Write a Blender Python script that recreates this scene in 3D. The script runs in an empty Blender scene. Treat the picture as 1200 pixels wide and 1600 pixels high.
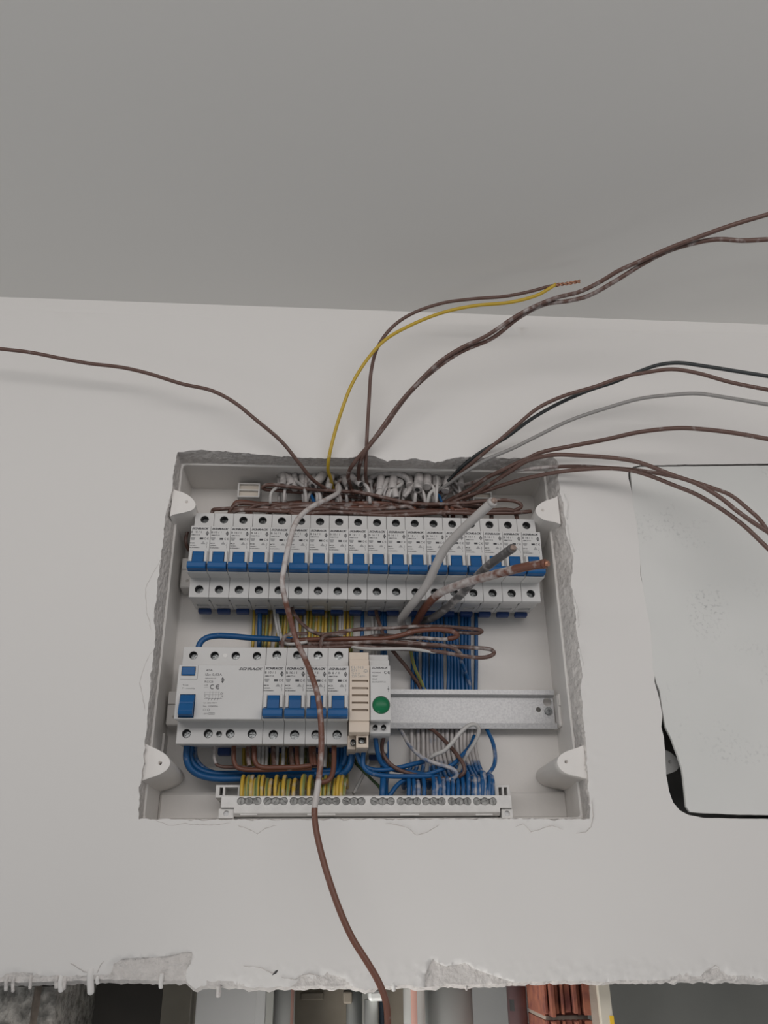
import bpy, bmesh, math, random
from mathutils import Vector, noise
from mathutils.geometry import delaunay_2d_cdt

# ------------------------------------------------------------------ camera, sky, light, exposure
S = 0.001                                   # everything below is measured in millimetres
ZO = 1750.0                                 # height of the upper breaker row above the room's floor
CAM = Vector((123.9, -685.0, -291.9))       # relative to the front left of the upper breaker row
PITCH, YAW, ROLL, FPX = 0.4500, 0.0730, -0.0120, 1291.0
sc = bpy.context.scene
C = sc.collection


def cam_basis():
    cp, sp, cy, sy = math.cos(PITCH), math.sin(PITCH), math.cos(YAW), math.sin(YAW)
    f = Vector((sy*cp, cy*cp, sp)); r = Vector((cy, -sy, 0)); u = r.cross(f)
    cr, sr = math.cos(ROLL), math.sin(ROLL)
    return r*cr+u*sr, u*cr-r*sr, f


RX, UX, FX = cam_basis()
cd = bpy.data.cameras.new('camera'); cam = bpy.data.objects.new('camera', cd); C.objects.link(cam)
cd.sensor_fit = 'VERTICAL'; cd.sensor_height = 32.0; cd.lens = 32.0*FPX/1600.0
cd.clip_start = 0.01; cd.clip_end = 50
from mathutils import Matrix
cam.matrix_world = Matrix(((RX.x, UX.x, -FX.x, CAM.x*S), (RX.y, UX.y, -FX.y, CAM.y*S), (RX.z, UX.z, -FX.z, (CAM.z+ZO)*S), (0, 0, 0, 1)))
sc.camera = cam
w = bpy.data.worlds.new('room_light'); sc.world = w; w.use_nodes = True
w.node_tree.nodes['Background'].inputs[0].default_value = (0.95, 0.97, 1.0, 1)
w.node_tree.nodes['Background'].inputs[1].default_value = 0.265
ld = bpy.data.lights.new('window_daylight', 'AREA'); ld.shape = 'RECTANGLE'; ld.size = 2.0; ld.size_y = 0.26
ld.energy = 5.25; ld.color = (1.0, 0.955, 0.935)
lo = bpy.data.objects.new('window_daylight', ld); C.objects.link(lo)
lo.location = (0.25, -0.98, 1.87); lo.rotation_euler = (math.radians(90), 0, 0)
lf = bpy.data.lights.new('shaft_fill', 'AREA'); lf.shape = 'RECTANGLE'; lf.size = 0.5; lf.size_y = 0.25
lf.spread = math.radians(80); lf.energy = 1.7; lf.color = (1.0, 0.97, 0.93)
lg_ = bpy.data.objects.new('shaft_fill', lf); C.objects.link(lg_)       # added fill lamp that brightens the shaft pipes, no visible source
lg_.location = (-0.12, 0.05, 1.0); lg_.rotation_euler = (math.radians(128), 0, math.radians(-50))
lv = bpy.data.lights.new('pipe_glint_fill', 'AREA'); lv.shape = 'RECTANGLE'; lv.size = 0.22; lv.size_y = 0.30; lv.energy = 1.5; lv.color = (0.97, 1.0, 0.98)
lw_ = bpy.data.objects.new('pipe_glint_fill', lv); C.objects.link(lw_)            # unseen lamp added to put a glint on the big pipe
lw_.location = (-1.5, -0.70, 1.36); lw_.rotation_euler = (math.radians(90), 0, math.radians(-63))
sc.view_settings.view_transform = 'Standard'; sc.view_settings.look = 'None'
sc.view_settings.gamma = 1; sc.view_settings.use_curve_mapping = False
sc.view_settings.exposure = 0.0

# ------------------------------------------------------------------ helpers
rnd = random.Random(7)


def at(px, py, Y):
    d = FX + RX*((px-600)/FPX) - UX*((py-800)/FPX)
    return CAM + d*((Y-CAM.y)/d.y)


def tag(o, label=None, cat=None, group=None, kind=None):
    if label: o['label'] = label
    if cat: o['category'] = cat
    if group: o['group'] = group
    if kind: o['kind'] = kind
    return o


def M(name, col, rough=0.5, metal=0.0, bump=0.0, bscale=200.0, var=0.0, vscale=40.0, col2=None, spec=0.5, trans=0.0, bdist=0.001, emit=None):
    m = bpy.data.materials.new(name); m.use_nodes = True
    nt = m.node_tree; N = nt.nodes; L = nt.links; b = N['Principled BSDF']
    b.inputs['Base Color'].default_value = (*col, 1); b.inputs['Roughness'].default_value = rough
    b.inputs['Metallic'].default_value = metal; b.inputs['Specular IOR Level'].default_value = spec
    b.inputs['Transmission Weight'].default_value = trans
    tc = N.new('ShaderNodeNewGeometry')
    if var > 0 or col2:
        n = N.new('ShaderNodeTexNoise'); n.inputs['Scale'].default_value = vscale; n.inputs['Detail'].default_value = 5
        L.new(tc.outputs['Position'], n.inputs['Vector'])
        mx = N.new('ShaderNodeMix'); mx.data_type = 'RGBA'
        c2 = col2 or tuple(max(0, c*(1-var)) for c in col)
        mx.inputs[6].default_value = (*col, 1); mx.inputs[7].default_value = (*c2, 1)
        rp = N.new('ShaderNodeMapRange'); rp.inputs[1].default_value = 0.38; rp.inputs[2].default_value = 0.66
        L.new(n.outputs['Fac'], rp.inputs[0]); L.new(rp.outputs[0], mx.inputs[0]); L.new(mx.outputs[2], b.inputs['Base Color'])
    if bump > 0:
        n2 = N.new('ShaderNodeTexNoise'); n2.inputs['Scale'].default_value = bscale; n2.inputs['Detail'].default_value = 6
        L.new(tc.outputs['Position'], n2.inputs['Vector'])
        bp = N.new('ShaderNodeBump'); bp.inputs['Strength'].default_value = bump; bp.inputs['Distance'].default_value = bdist
        L.new(n2.outputs['Fac'], bp.inputs['Height']); L.new(bp.outputs['Normal'], b.inputs['Normal'])
    return m


DUST = (0.52, 0.49, 0.475)


def MW(name, col, col2=None, rough=0.42, amount=0.12):
    """wire insulation: plain or two-coloured around its girth, spattered with plaster where 'dust' is high"""
    m = bpy.data.materials.new(name); m.use_nodes = True
    nt = m.node_tree; N = nt.nodes; L = nt.links; b = N['Principled BSDF']
    b.inputs['Roughness'].default_value = rough
    g = N.new('ShaderNodeNewGeometry')
    base = N.new('ShaderNodeMix'); base.data_type = 'RGBA'
    base.inputs[6].default_value = (*col, 1); base.inputs[7].default_value = (*(col2 or tuple(c*0.8 for c in col)), 1)
    if col2:
        a = N.new('ShaderNodeAttribute'); a.attribute_name = 'girth'
        L.new(a.outputs['Fac'], base.inputs[0])
    else:
        n0 = N.new('ShaderNodeTexNoise'); n0.inputs['Scale'].default_value = 90
        L.new(g.outputs['Position'], n0.inputs['Vector']); L.new(n0.outputs['Fac'], base.inputs[0])
    n = N.new('ShaderNodeTexNoise'); n.inputs['Scale'].default_value = 150; n.inputs['Detail'].default_value = 7
    L.new(g.outputs['Position'], n.inputs['Vector'])
    d = N.new('ShaderNodeAttribute'); d.attribute_name = 'dust'
    ad = N.new('ShaderNodeMath'); ad.operation = 'ADD'; L.new(n.outputs['Fac'], ad.inputs[0]); L.new(d.outputs['Fac'], ad.inputs[1])
    rp = N.new('ShaderNodeMapRange'); rp.inputs[1].default_value = 0.70; rp.inputs[2].default_value = 1.06
    L.new(ad.outputs[0], rp.inputs[0])
    mx = N.new('ShaderNodeMix'); mx.data_type = 'RGBA'
    L.new(base.outputs[2], mx.inputs[6]); mx.inputs[7].default_value = (*DUST, 1)
    L.new(rp.outputs[0], mx.inputs[0]); L.new(mx.outputs[2], b.inputs['Base Color'])
    return m


MAT = dict(
    plaster=M('wall_plaster', (0.725, 0.71, 0.69), 0.85, bump=0.10, bscale=90, spec=0.2),
    ceil=M('ceiling_paint', (0.70, 0.69, 0.665), 0.9, bump=0.06, bscale=110, spec=0.2),
    raw=M('raw_plaster', (0.68, 0.65, 0.625), 0.95, bump=0.9, bscale=240, var=0.12, vscale=160, spec=0.15, bdist=0.0032),
    board=M('skimmed_board', (0.66, 0.665, 0.645), 0.9, bump=0.10, bscale=80, col2=(0.70, 0.70, 0.68), vscale=9, spec=0.2),
    core=M('wall_core', (0.2, 0.19, 0.18), 0.95),
    crack=M('crack_edge', (0.56, 0.53, 0.51), 0.95),
    smear=M('dark_scuff', (0.50, 0.50, 0.485), 0.95, var=0.2, vscale=300),
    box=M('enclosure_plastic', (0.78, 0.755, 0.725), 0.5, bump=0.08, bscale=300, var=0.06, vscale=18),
    box2=M('shaded_enclosure_plastic', (0.45, 0.45, 0.44), 0.55),  # darker copy of the enclosure plastic, shade put into the colour
    holder=M('cream_plastic', (0.66, 0.60, 0.52), 0.5),
    white=M('white_plastic', (0.74, 0.73, 0.71), 0.45, bump=0.12, bscale=500, var=0.08, vscale=120),
    grey=M('breaker_grey', (0.585, 0.58, 0.57), 0.45, bump=0.04, bscale=600, var=0.05, vscale=25),
    beige=M('beige_plastic', (0.66, 0.565, 0.47), 0.5),
    beige_dark=M('beige_slot', (0.46, 0.39, 0.32), 0.6),
    blue=M('toggle_blue', (0.004, 0.090, 0.262), 0.42, spec=0.35),
    navy=M('latch_blue', (0.012, 0.045, 0.17), 0.45),
    ink=M('black_ink', (0.035, 0.035, 0.04), 0.6),
    ink2=M('grey_ink', (0.30, 0.30, 0.30), 0.6),
    screw=M('screw_steel', (0.24, 0.25, 0.25), 0.3, metal=0.95, var=0.5, vscale=400),
    well=M('shaded_well', (0.10, 0.10, 0.10), 0.6),  # dark liner paints in the shade inside the screw holes
    clamp=M('dull_clamp_screw', (0.30, 0.30, 0.29), 0.45, metal=0.6, var=0.5, vscale=300),
    tip=M('dull_copper', (0.36, 0.27, 0.23), 0.5, metal=0.3, var=0.4, vscale=250),
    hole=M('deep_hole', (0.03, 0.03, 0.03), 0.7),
    green=M('green_lens', (0.004, 0.15, 0.058), 0.36, spec=0.35),
    rail=M('galvanised_steel', (0.56, 0.56, 0.56), 0.45, metal=0.4, bump=0.2, bscale=700, col2=(0.47, 0.47, 0.48), vscale=620),
    copper=M('copper', (0.50, 0.25, 0.16), 0.4, metal=0.6, var=0.3, vscale=300),
    concrete=M('rough_concrete', (0.44, 0.42, 0.385), 0.95, bump=1.0, bscale=130, col2=(0.16, 0.155, 0.14), vscale=130, bdist=0.008),
    rust=M('rust_streak', (0.20, 0.165, 0.135), 0.9, var=0.5, vscale=80),
    dark=M('hollow_shade', (0.022, 0.018, 0.014), 0.8, var=0.3, vscale=20),  # near-black colour stands in for shade deep in the hollow
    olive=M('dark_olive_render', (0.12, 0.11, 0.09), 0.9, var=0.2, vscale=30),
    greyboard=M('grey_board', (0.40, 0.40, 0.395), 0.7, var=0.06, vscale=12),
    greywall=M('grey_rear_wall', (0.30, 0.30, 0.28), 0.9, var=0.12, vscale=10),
    pipe=M('glossy_grey_pipe', (0.52, 0.54, 0.53), 0.25),
    pipe_white=M('white_pipe', (0.72, 0.73, 0.71), 0.25),
    pink=M('pink_highlight', (0.52, 0.30, 0.25), 0.4),  # pinkish highlight painted onto the slim pipes
    mauve=M('mauve_pipe', (0.24, 0.155, 0.16), 0.35, var=0.2, vscale=50),
    tan=M('tan_board', (0.34, 0.295, 0.235), 0.7, var=0.25, vscale=22),
    brick=M('terracotta', (0.30, 0.105, 0.06), 0.9, bump=0.5, bscale=200, col2=(0.16, 0.05, 0.04), vscale=90),
    mortar=M('mortar', (0.30, 0.25, 0.21), 0.95, bump=0.8, bscale=180),
    batten=M('cream_batten', (0.55, 0.51, 0.43), 0.7),
    yellow=M('yellow_tape', (0.72, 0.45, 0.02), 0.5),
    navyrub=M('dark_blue_rubber', (0.05, 0.07, 0.10), 0.5),
)
def scuffs(m):
    nt = m.node_tree; N = nt.nodes; L = nt.links; b = N['Principled BSDF']
    src = b.inputs['Base Color'].links[0].from_socket; g = N.new('ShaderNodeNewGeometry'); f = []
    for sc_, lo_, hi_ in ((16, .53, .72), (300, .53, .68)):
        n = N.new('ShaderNodeTexNoise'); n.inputs['Scale'].default_value = sc_; n.inputs['Detail'].default_value = 4
        r = N.new('ShaderNodeMapRange'); r.inputs[1].default_value = lo_; r.inputs[2].default_value = hi_
        L.new(g.outputs['Position'], n.inputs['Vector']); L.new(n.outputs['Fac'], r.inputs[0]); f.append(r)
    mu = N.new('ShaderNodeMath'); mu.operation = 'MULTIPLY'; L.new(f[0].outputs[0], mu.inputs[0]); L.new(f[1].outputs[0], mu.inputs[1])
    mx = N.new('ShaderNodeMix'); mx.data_type = 'RGBA'; mx.inputs[7].default_value = (0.43, 0.435, 0.43, 1)
    L.new(src, mx.inputs[6]); L.new(mu.outputs[0], mx.inputs[0]); L.new(mx.outputs[2], b.inputs['Base Color'])


scuffs(MAT['board'])
BROWN = MW('brown_insulation', (0.13, 0.070, 0.055))
REDB = MW('red_brown_insulation', (0.17, 0.066, 0.042))
BLUE = MW('blue_insulation', (0.006, 0.095, 0.27))
YELLOW = MW('yellow_insulation', (0.55, 0.37, 0.03))
EARTH = MW('green_yellow_insulation', (0.58, 0.385, 0.05), (0.17, 0.22, 0.075))
BLACK = MW('black_insulation', (0.03, 0.035, 0.037))
GREY = MW('grey_insulation', (0.30, 0.29, 0.28))
DGREY = MW('dark_grey_insulation', (0.115, 0.11, 0.11))
WHITE = MW('white_insulation', (0.56, 0.55, 0.53))
PALE = MW('off_white_insulation', (0.46, 0.44, 0.425), (0.40, 0.38, 0.365))
GREEN = MW('dark_green_insulation', (0.05, 0.09, 0.04))


def box(x0, x1, y0, y1, z0, z1, bev=0.0, seg=1, bm=None):
    b = bmesh.new()
    vs = [b.verts.new((x, y, z)) for x in (x0, x1) for y in (y0, y1) for z in (z0, z1)]
    for f in ((0, 1, 3, 2), (4, 6, 7, 5), (0, 4, 5, 1), (2, 3, 7, 6), (0, 2, 6, 4), (1, 5, 7, 3)):
        b.faces.new([vs[i] for i in f])
    if bev: bmesh.ops.bevel(b, geom=b.edges[:], offset=bev, segments=seg, affect='EDGES', profile=0.5)
    return merge(bm, b) if bm is not None else b


def merge(a, b):
    m = {}
    for v in b.verts: m[v] = a.verts.new(v.co)
    for f in b.faces:
        try:
            g = a.faces.new([m[v] for v in f.verts]); g.material_index = f.material_index; g.smooth = f.smooth
        except ValueError: pass
    b.free(); return a


def prism(poly, axis, a0, a1, bev=0.0, seg=1, bm=None):
    """poly: list of 2D points; axis 0: (y,z) along x; 1: (x,z) along y; 2: (x,y) along z"""
    def P(p, a):
        return ((a, p[0], p[1]), (p[0], a, p[1]), (p[0], p[1], a))[axis]
    b = bmesh.new()
    A = [b.verts.new(P(p, a0)) for p in poly]; B = [b.verts.new(P(p, a1)) for p in poly]
    b.faces.new(A); b.faces.new(B[::-1])
    n = len(poly)
    for i in range(n): b.faces.new((A[i], B[i], B[(i+1) % n], A[(i+1) % n]))
    bmesh.ops.recalc_face_normals(b, faces=b.faces[:])
    if bev: bmesh.ops.bevel(b, geom=b.edges[:], offset=bev, segments=seg, affect='EDGES', profile=0.5)
    return merge(bm, b) if bm is not None else b


def cyl(c, axis, r, d, n=16, r2=None, bm=None, smooth=True):
    """cylinder starting at c and running d along +axis"""
    b = bmesh.new(); r2 = r if r2 is None else r2
    def P(i, rr, t):
        a = 2*math.pi*i/n; u, v = rr*math.cos(a), rr*math.sin(a)
        o = ((t, u, v), (u, t, v), (u, v, t))[axis]
        return (c[0]+o[0], c[1]+o[1], c[2]+o[2])
    A = [b.verts.new(P(i, r, 0)) for i in range(n)]; B = [b.verts.new(P(i, r2, d)) for i in range(n)]
    b.faces.new(A[::-1]); b.faces.new(B)
    for i in range(n):
        f = b.faces.new((A[i], A[(i+1) % n], B[(i+1) % n], B[i])); f.smooth = smooth
    bmesh.ops.recalc_face_normals(b, faces=b.faces[:])
    return merge(bm, b) if bm is not None else b


def bool_diff(a, cuts):
    me = bpy.data.meshes.new('t'); a.to_mesh(me); a.free()
    o = bpy.data.objects.new('t', me); C.objects.link(o); tmp = [o]
    for c in cuts:
        m2 = bpy.data.meshes.new('t'); c.to_mesh(m2); c.free()
        o2 = bpy.data.objects.new('t', m2); C.objects.link(o2); tmp.append(o2)
        md = o.modifiers.new('b', 'BOOLEAN'); md.operation = 'DIFFERENCE'; md.solver = 'EXACT'; md.object = o2
    dg = bpy.context.evaluated_depsgraph_get()
    e = o.evaluated_get(dg); r = bmesh.new(); r.from_mesh(e.to_mesh()); e.to_mesh_clear()
    for t in tmp:
        d = t.data; bpy.data.objects.remove(t); bpy.data.meshes.remove(d)
    return r


def build(name, bm, mat, parent=None, off=(0, 0, 0), world=False, mats=None):
    """bm is in millimetres; world=True: shift by the room height and put the origin in the middle"""
    me = bpy.data.meshes.new(name)
    o = bpy.data.objects.new(name, me); C.objects.link(o)
    if world:
        bb = [v.co.copy() for v in bm.verts]
        c = sum(bb, Vector())/len(bb)
        for v in bm.verts: v.co = (v.co-c)*S
        o.location = Vector((c.x, c.y, c.z+ZO))*S
    else:
        for v in bm.verts: v.co = v.co*S
        o.location = Vector(off)*S
    bm.to_mesh(me); bm.free()
    for m in (mats or [mat]): me.materials.append(MAT[m] if isinstance(m, str) else m)
    if parent is not None:
        o.parent = parent
        if world:
            q = parent
            while q is not None: o.location = o.location - q.location; q = q.parent
    return o


def empty(name, loc, label, cat, group=None):
    o = bpy.data.objects.new(name, None); C.objects.link(o); o.empty_display_size = 0.01
    o.location = Vector((loc[0], loc[1], loc[2]+ZO))*S
    return tag(o, label, cat, group)


def dup(root, loc, label, group):
    def cp(o, parent):
        c = o.copy(); C.objects.link(c); c.parent = parent
        for ch in [k for k in bpy.data.objects if k.parent == o]: cp(ch, c)
        return c
    r = root.copy(); C.objects.link(r)
    for ch in [k for k in bpy.data.objects if k.parent == root]: cp(ch, r)
    r.location = Vector((loc[0], loc[1], loc[2]+ZO))*S
    return tag(r, label, None, group)


def smoothpath(P, n=5):
    P = [Vector(p) for p in P]
    if len(P) < 3: return [P[0].lerp(P[-1], i/3) for i in range(4)]
    Q = [P[0]*2-P[1]]+P+[P[-1]*2-P[-2]]; out = []
    for i in range(1, len(Q)-2):
        p0, p1, p2, p3 = Q[i-1:i+3]
        t0 = 0.0; t1 = t0+max((p1-p0).length, 1e-3)**.5; t2 = t1+max((p2-p1).length, 1e-3)**.5; t3 = t2+max((p3-p2).length, 1e-3)**.5
        for k in range(n):
            t = t1+(t2-t1)*k/n
            a1 = p0*((t1-t)/(t1-t0))+p1*((t-t0)/(t1-t0)); a2 = p1*((t2-t)/(t2-t1))+p2*((t-t1)/(t2-t1)); a3 = p2*((t3-t)/(t3-t2))+p3*((t-t2)/(t3-t2))
            b1 = a1*((t2-t)/(t2-t0))+a2*((t-t0)/(t2-t0)); b2 = a2*((t3-t)/(t3-t1))+a3*((t-t1)/(t3-t1))
            out.append(b1*((t2-t)/(t2-t1))+b2*((t-t1)/(t2-t1)))
    return out+[P[-1]]


def tube(path, r, sides=8, dust=0.0, spin=0.0, rr=None):
    """returns bm with 'dust' and 'girth' vertex layers; dust: number or function of (t 0..1, point)"""
    bm = bmesh.new(); ld_ = bm.verts.layers.float.new('dust'); lg = bm.verts.layers.float.new('girth')
    n = len(path); rings = []
    T = [(path[min(i+1, n-1)]-path[max(i-1, 0)]).normalized() for i in range(n)]
    up = Vector((0, 0, 1)) if abs(T[0].z) < 0.9 else Vector((1, 0, 0))
    N = (up-T[0]*up.dot(T[0])).normalized()
    for i in range(n):
        N = (N-T[i]*N.dot(T[i])).normalized(); B = T[i].cross(N)
        ring = []
        rad = r*(rr(i/(n-1)) if rr else 1)
        dv = dust(i/(n-1), path[i]) if callable(dust) else dust
        for k in range(sides):
            a = 2*math.pi*k/sides+spin
            v = bm.verts.new(path[i]+N*(rad*math.cos(a))+B*(rad*math.sin(a)))
            v[ld_] = dv + (0.13*max(0, math.cos(a)) if dv > 0.09 else 0)
            v[lg] = 1.0 if k < sides*0.22 else 0.0
            ring.append(v)
        rings.append(ring)
    for i in range(n-1):
        for k in range(sides):
            f = bm.faces.new((rings[i][k], rings[i][(k+1) % sides], rings[i+1][(k+1) % sides], rings[i+1][k])); f.smooth = True
    bm.faces.new(rings[0][::-1]); bm.faces.new(rings[-1])
    return bm


WALLY = -3.0


def px(*pts, dy=0.0):
    return [at(p[0], p[1], p[2]+dy*min(1.0, i/4)) for i, p in enumerate(pts)]


def wire(name, label, P, r, mat, group=None, dust=0.15, cat='wire', n=5, sides=8, spin=0.0, parent=None, cores=None):
    P = list(P)
    if P[-1].x > 520 or P[-1].x < -220:          # the wire goes on beyond the frame
        P.append(P[-1]+(P[-1]-P[-2]).normalized()*150+Vector((0, 0, -18)))
    bm = tube(smoothpath(P, n), r, sides, dust, spin)
    o = build(name, bm, mat, world=True, parent=parent)
    if parent is None: tag(o, label, cat, group)
    return o


def text(bm, s, x, z, size, w=None, bold=0.0, shear=0.0, y=-0.06, space=1.0, mi=0):
    cu = bpy.data.curves.new('t', 'FONT'); cu.body = s; cu.size = 1; cu.offset = bold; cu.shear = shear; cu.resolution_u = 2
    cu.space_character = space
    o = bpy.data.objects.new('t', cu); C.objects.link(o)
    dg = bpy.context.evaluated_depsgraph_get(); e = o.evaluated_get(dg); me = e.to_mesh()
    xs = [v.co.x for v in me.vertices]; x0, x1 = min(xs), max(xs)
    kz = size/0.72; kx = (w/(x1-x0)) if w else kz
    vs = [bm.verts.new((x+(v.co.x-x0)*kx, y, z+v.co.y*kz)) for v in me.vertices]
    for p in me.polygons:
        try:
            f = bm.faces.new([vs[i] for i in p.vertices]); f.material_index = mi
        except ValueError: pass
    e.to_mesh_clear(); bpy.data.objects.remove(o); bpy.data.curves.remove(cu)


def flat(bm, pts, y=-0.06, mi=0):
    f = bm.faces.new([bm.verts.new((p[0], y, p[1])) for p in pts]); f.material_index = mi


def line(bm, a, b, w, y=-0.06, mi=0):
    d = Vector((b[0]-a[0], b[1]-a[1])).normalized(); n = Vector((-d.y, d.x))*w/2
    flat(bm, [(a[0]+n.x, a[1]+n.y), (b[0]+n.x, b[1]+n.y), (b[0]-n.x, b[1]-n.y), (a[0]-n.x, a[1]-n.y)], y, mi)


def arc(bm, c, r, a0, a1, w, n=8, y=-0.06, mi=0):
    for i in range(n):
        t0 = math.radians(a0+(a1-a0)*i/n); t1 = math.radians(a0+(a1-a0)*(i+1)/n)
        flat(bm, [(c[0]+(r+s*w/2)*math.cos(t), c[1]+(r+s*w/2)*math.sin(t)) for t, s in ((t0, -1), (t1, -1), (t1, 1), (t0, 1))], y, mi)


def ce_mark(bm, x, z, h):
    r = h/2
    arc(bm, (x+r, z), r*.85, 55, 305, h*.16); arc(bm, (x+r*3.3, z), r*.85, 55, 305, h*.16)
    line(bm, (x+r*2.5, z), (x+r*3.7, z), h*.15)


def diamond(bm, x, z, w, h):
    for a, b in (((x, z+h/2), (x+w/2, z)), ((x+w/2, z), (x, z-h/2)), ((x, z-h/2), (x-w/2, z)), ((x-w/2, z), (x, z+h/2))): line(bm, a, b, .42)
    line(bm, (x, z+h*.42), (x, z-h*.42), .55); line(bm, (x-w*.35, z), (x+w*.35, z), .35)


# ------------------------------------------------------------------ the wall with its recesses
def resample(poly, step, amp, seed, closed=True):
    out = []; n = len(poly)
    for i in range(n if closed else n-1):
        a = poly[i]; b = poly[(i+1) % n]; d = (b-a); L = d.length; k = max(1, int(L/step))
        nr = Vector((-d.y, d.x))/max(L, 1e-6)
        for j in range(k):
            p = a+d*(j/k)
            e = noise.noise(Vector((p.x*.11, p.y*.11, seed)))*amp + noise.noise(Vector((p.x*.42, p.y*.42, seed+9)))*amp*.6
            out.append(p+nr*e)
    if not closed: out.append(poly[-1])
    return out


def wp(pts): return [Vector((v.x, v.z)) for v in (at(a, b, WALLY) for a, b in pts)]


R1 = wp([(278, 707), (300, 703), (330, 704), (400, 710), (470, 715), (540, 716), (580, 712), (605, 720), (650, 717), (680, 722), (720, 714), (800, 716), (840, 715),
         (864, 714), (871, 722), (874, 750), (877, 775), (881, 795), (883, 812), (885, 835), (890, 850), (896, 868), (894, 890), (893, 910), (896, 935), (900, 960),
         (900, 985), (905, 1010), (908, 1040), (908, 1075), (910, 1110), (913, 1140), (917, 1175), (919, 1220), (922, 1262), (921, 1280), (880, 1281), (800, 1279),
         (700, 1280), (600, 1280), (500, 1281), (400, 1281), (300, 1281), (240, 1280), (216, 1280), (218, 1240), (223, 1200), (228, 1150), (232, 1100), (236, 1050),
         (241, 1010), (243, 990), (241, 970), (245, 930), (250, 880), (256, 830), (260, 800), (268, 770), (272, 735), (275, 715)])
R2H = [(990, 729), (1000, 727), (1430, 721), (1430, 1285), (1200, 1279.5), (1150, 1279), (1100, 1278), (1075, 1273), (1062, 1266), (1052, 1254), (1045, 1235), (1041, 1210), (1039, 1175),
       (1037, 1152), (1033, 1136), (1035, 1118), (1031, 1095), (1027, 1080), (1023, 1065), (1022, 1030), (1018, 980), (1008, 930), (1001, 900), (1000, 850), (995, 810), (990, 786), (986, 762), (982, 748), (982, 735)]
R2 = wp(R2H)
BOARD = wp([(993, 731.5), (1000, 729.6), (1440, 725), (1440, 1278), (1200, 1273.5), (1150, 1272.5), (1100, 1270.5), (1078, 1268.5), (1072, 1260), (1069, 1228), (1066, 1203), (1059, 1180), (1050, 1155),
            (1040, 1136), (1036.5, 1118), (1033, 1096), (1031, 1080), (1026, 1067), (1020, 1045), (1020, 1030), (1016.4, 980), (1006.3, 930), (1002, 900), (998.4, 850), (993.4, 810), (988.5, 786), (987.2, 762), (986, 748), (985.5, 736)])
BOT = [(-260, 1532), (-120, 1534), (0, 1535), (45, 1534), (90, 1533), (140, 1532), (180, 1531), (250, 1532), (288, 1533), (300, 1541), (306, 1546), (314, 1541), (345, 1538), (398, 1543), (425, 1542), (500, 1541), (552, 1541),
       (571, 1547), (590, 1541), (640, 1540), (668, 1543), (698, 1538), (760, 1538), (800, 1536), (850, 1533), (935, 1533), (1000, 1532), (1100, 1530), (1150, 1531), (1200, 1534), (1330, 1532)]
botline = resample(wp(BOT), 2.2, 1.0, 41.0, closed=False)
XL, XR, ZT = -700.0, 1100.0, 271.4
xa, xb = botline[0].x, botline[-1].x
outer = [Vector((XL, botline[0].y))]+botline+[Vector((XR, botline[-1].y)), Vector((XR, ZT)), Vector((XL, ZT))]
h1 = resample(R1, 2.2, 1.3, 3.0); h2 = resample(R2, 3.0, 0.25, 5.0)


def inside(p, poly):
    c = False; n = len(poly); j = n-1
    for i in range(n):
        a, b = poly[i], poly[j]
        if (a.y > p.y) != (b.y > p.y) and p.x < (b.x-a.x)*(p.y-a.y)/(b.y-a.y)+a.x: c = not c
        j = i
    return c


CHIP1 = wp([(172, 1523), (176, 1506), (190, 1498), (225, 1496), (262, 1494), (285, 1488), (301, 1487), (298, 1505), (291, 1515), (290, 1545), (172, 1545)])
CHIP2 = wp([(664, 1548), (664, 1525), (670, 1510), (676, 1497), (683, 1504), (696, 1510), (715, 1506), (728, 1505), (742, 1514), (775, 1526), (812, 1538), (740, 1550)])
CHIP3 = wp([(450, 1550), (470, 1525), (490, 1528), (510, 1520), (540, 1530), (556, 1550)])
CHIP4 = wp([(-200, 1550), (-100, 1526), (0, 1526), (12, 1519), (34, 1519), (60, 1524), (100, 1525), (172, 1523), (180, 1550)])
CHIP5 = wp([(312, 1552), (322, 1535), (345, 1532), (372, 1536), (400, 1548)])
CHIP6 = wp([(1005, 1550), (1060, 1522), (1090, 1525), (1120, 1512), (1140, 1524), (1190, 1528), (1210, 1550)])


def height(x, z):
    h = 0.55*noise.noise(Vector((x*.012, z*.012, 1)))+0.18*noise.noise(Vector((x*.06, z*.06, 4)))
    p = Vector((x, z))
    d2 = max(0.0, (x-at(985, 900, WALLY).x+22)/20.0)
    if d2 > 0 and -240 < z < 110: h *= max(0.0, 1-d2)
    if z < -300:
        if inside(p, CHIP1) or inside(p, CHIP2): h -= 2.4+0.5*noise.noise(Vector((x*.25, z*.25, 2)))
        elif inside(p, CHIP3) or inside(p, CHIP4) or inside(p, CHIP5) or inside(p, CHIP6): h -= 1.3+0.8*noise.noise(Vector((x*.3, z*.3, 2)))
        if z < -326: h += 0.7*noise.noise(Vector((x*.35, z*.35, 8)))
    if -45 < x < 370 and -250 < z < 120:
        e = min(1.0, max(0.0, 1-(max(-20-x, x-343, z-99, -226-z))/12.0))
        h += e*(0.5*noise.noise(Vector((x*.16, z*.16, 6)))+0.3*noise.noise(Vector((x*.5, z*.5, 6))))
    return WALLY-h


V = []; E = []


def loop(pts, closed=True):
    s = len(V); V.extend(pts); n = len(pts)
    for i in range(n if closed else n-1): E.append((s+i, s+(i+1) % n))
    return list(range(s, s+n))


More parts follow.
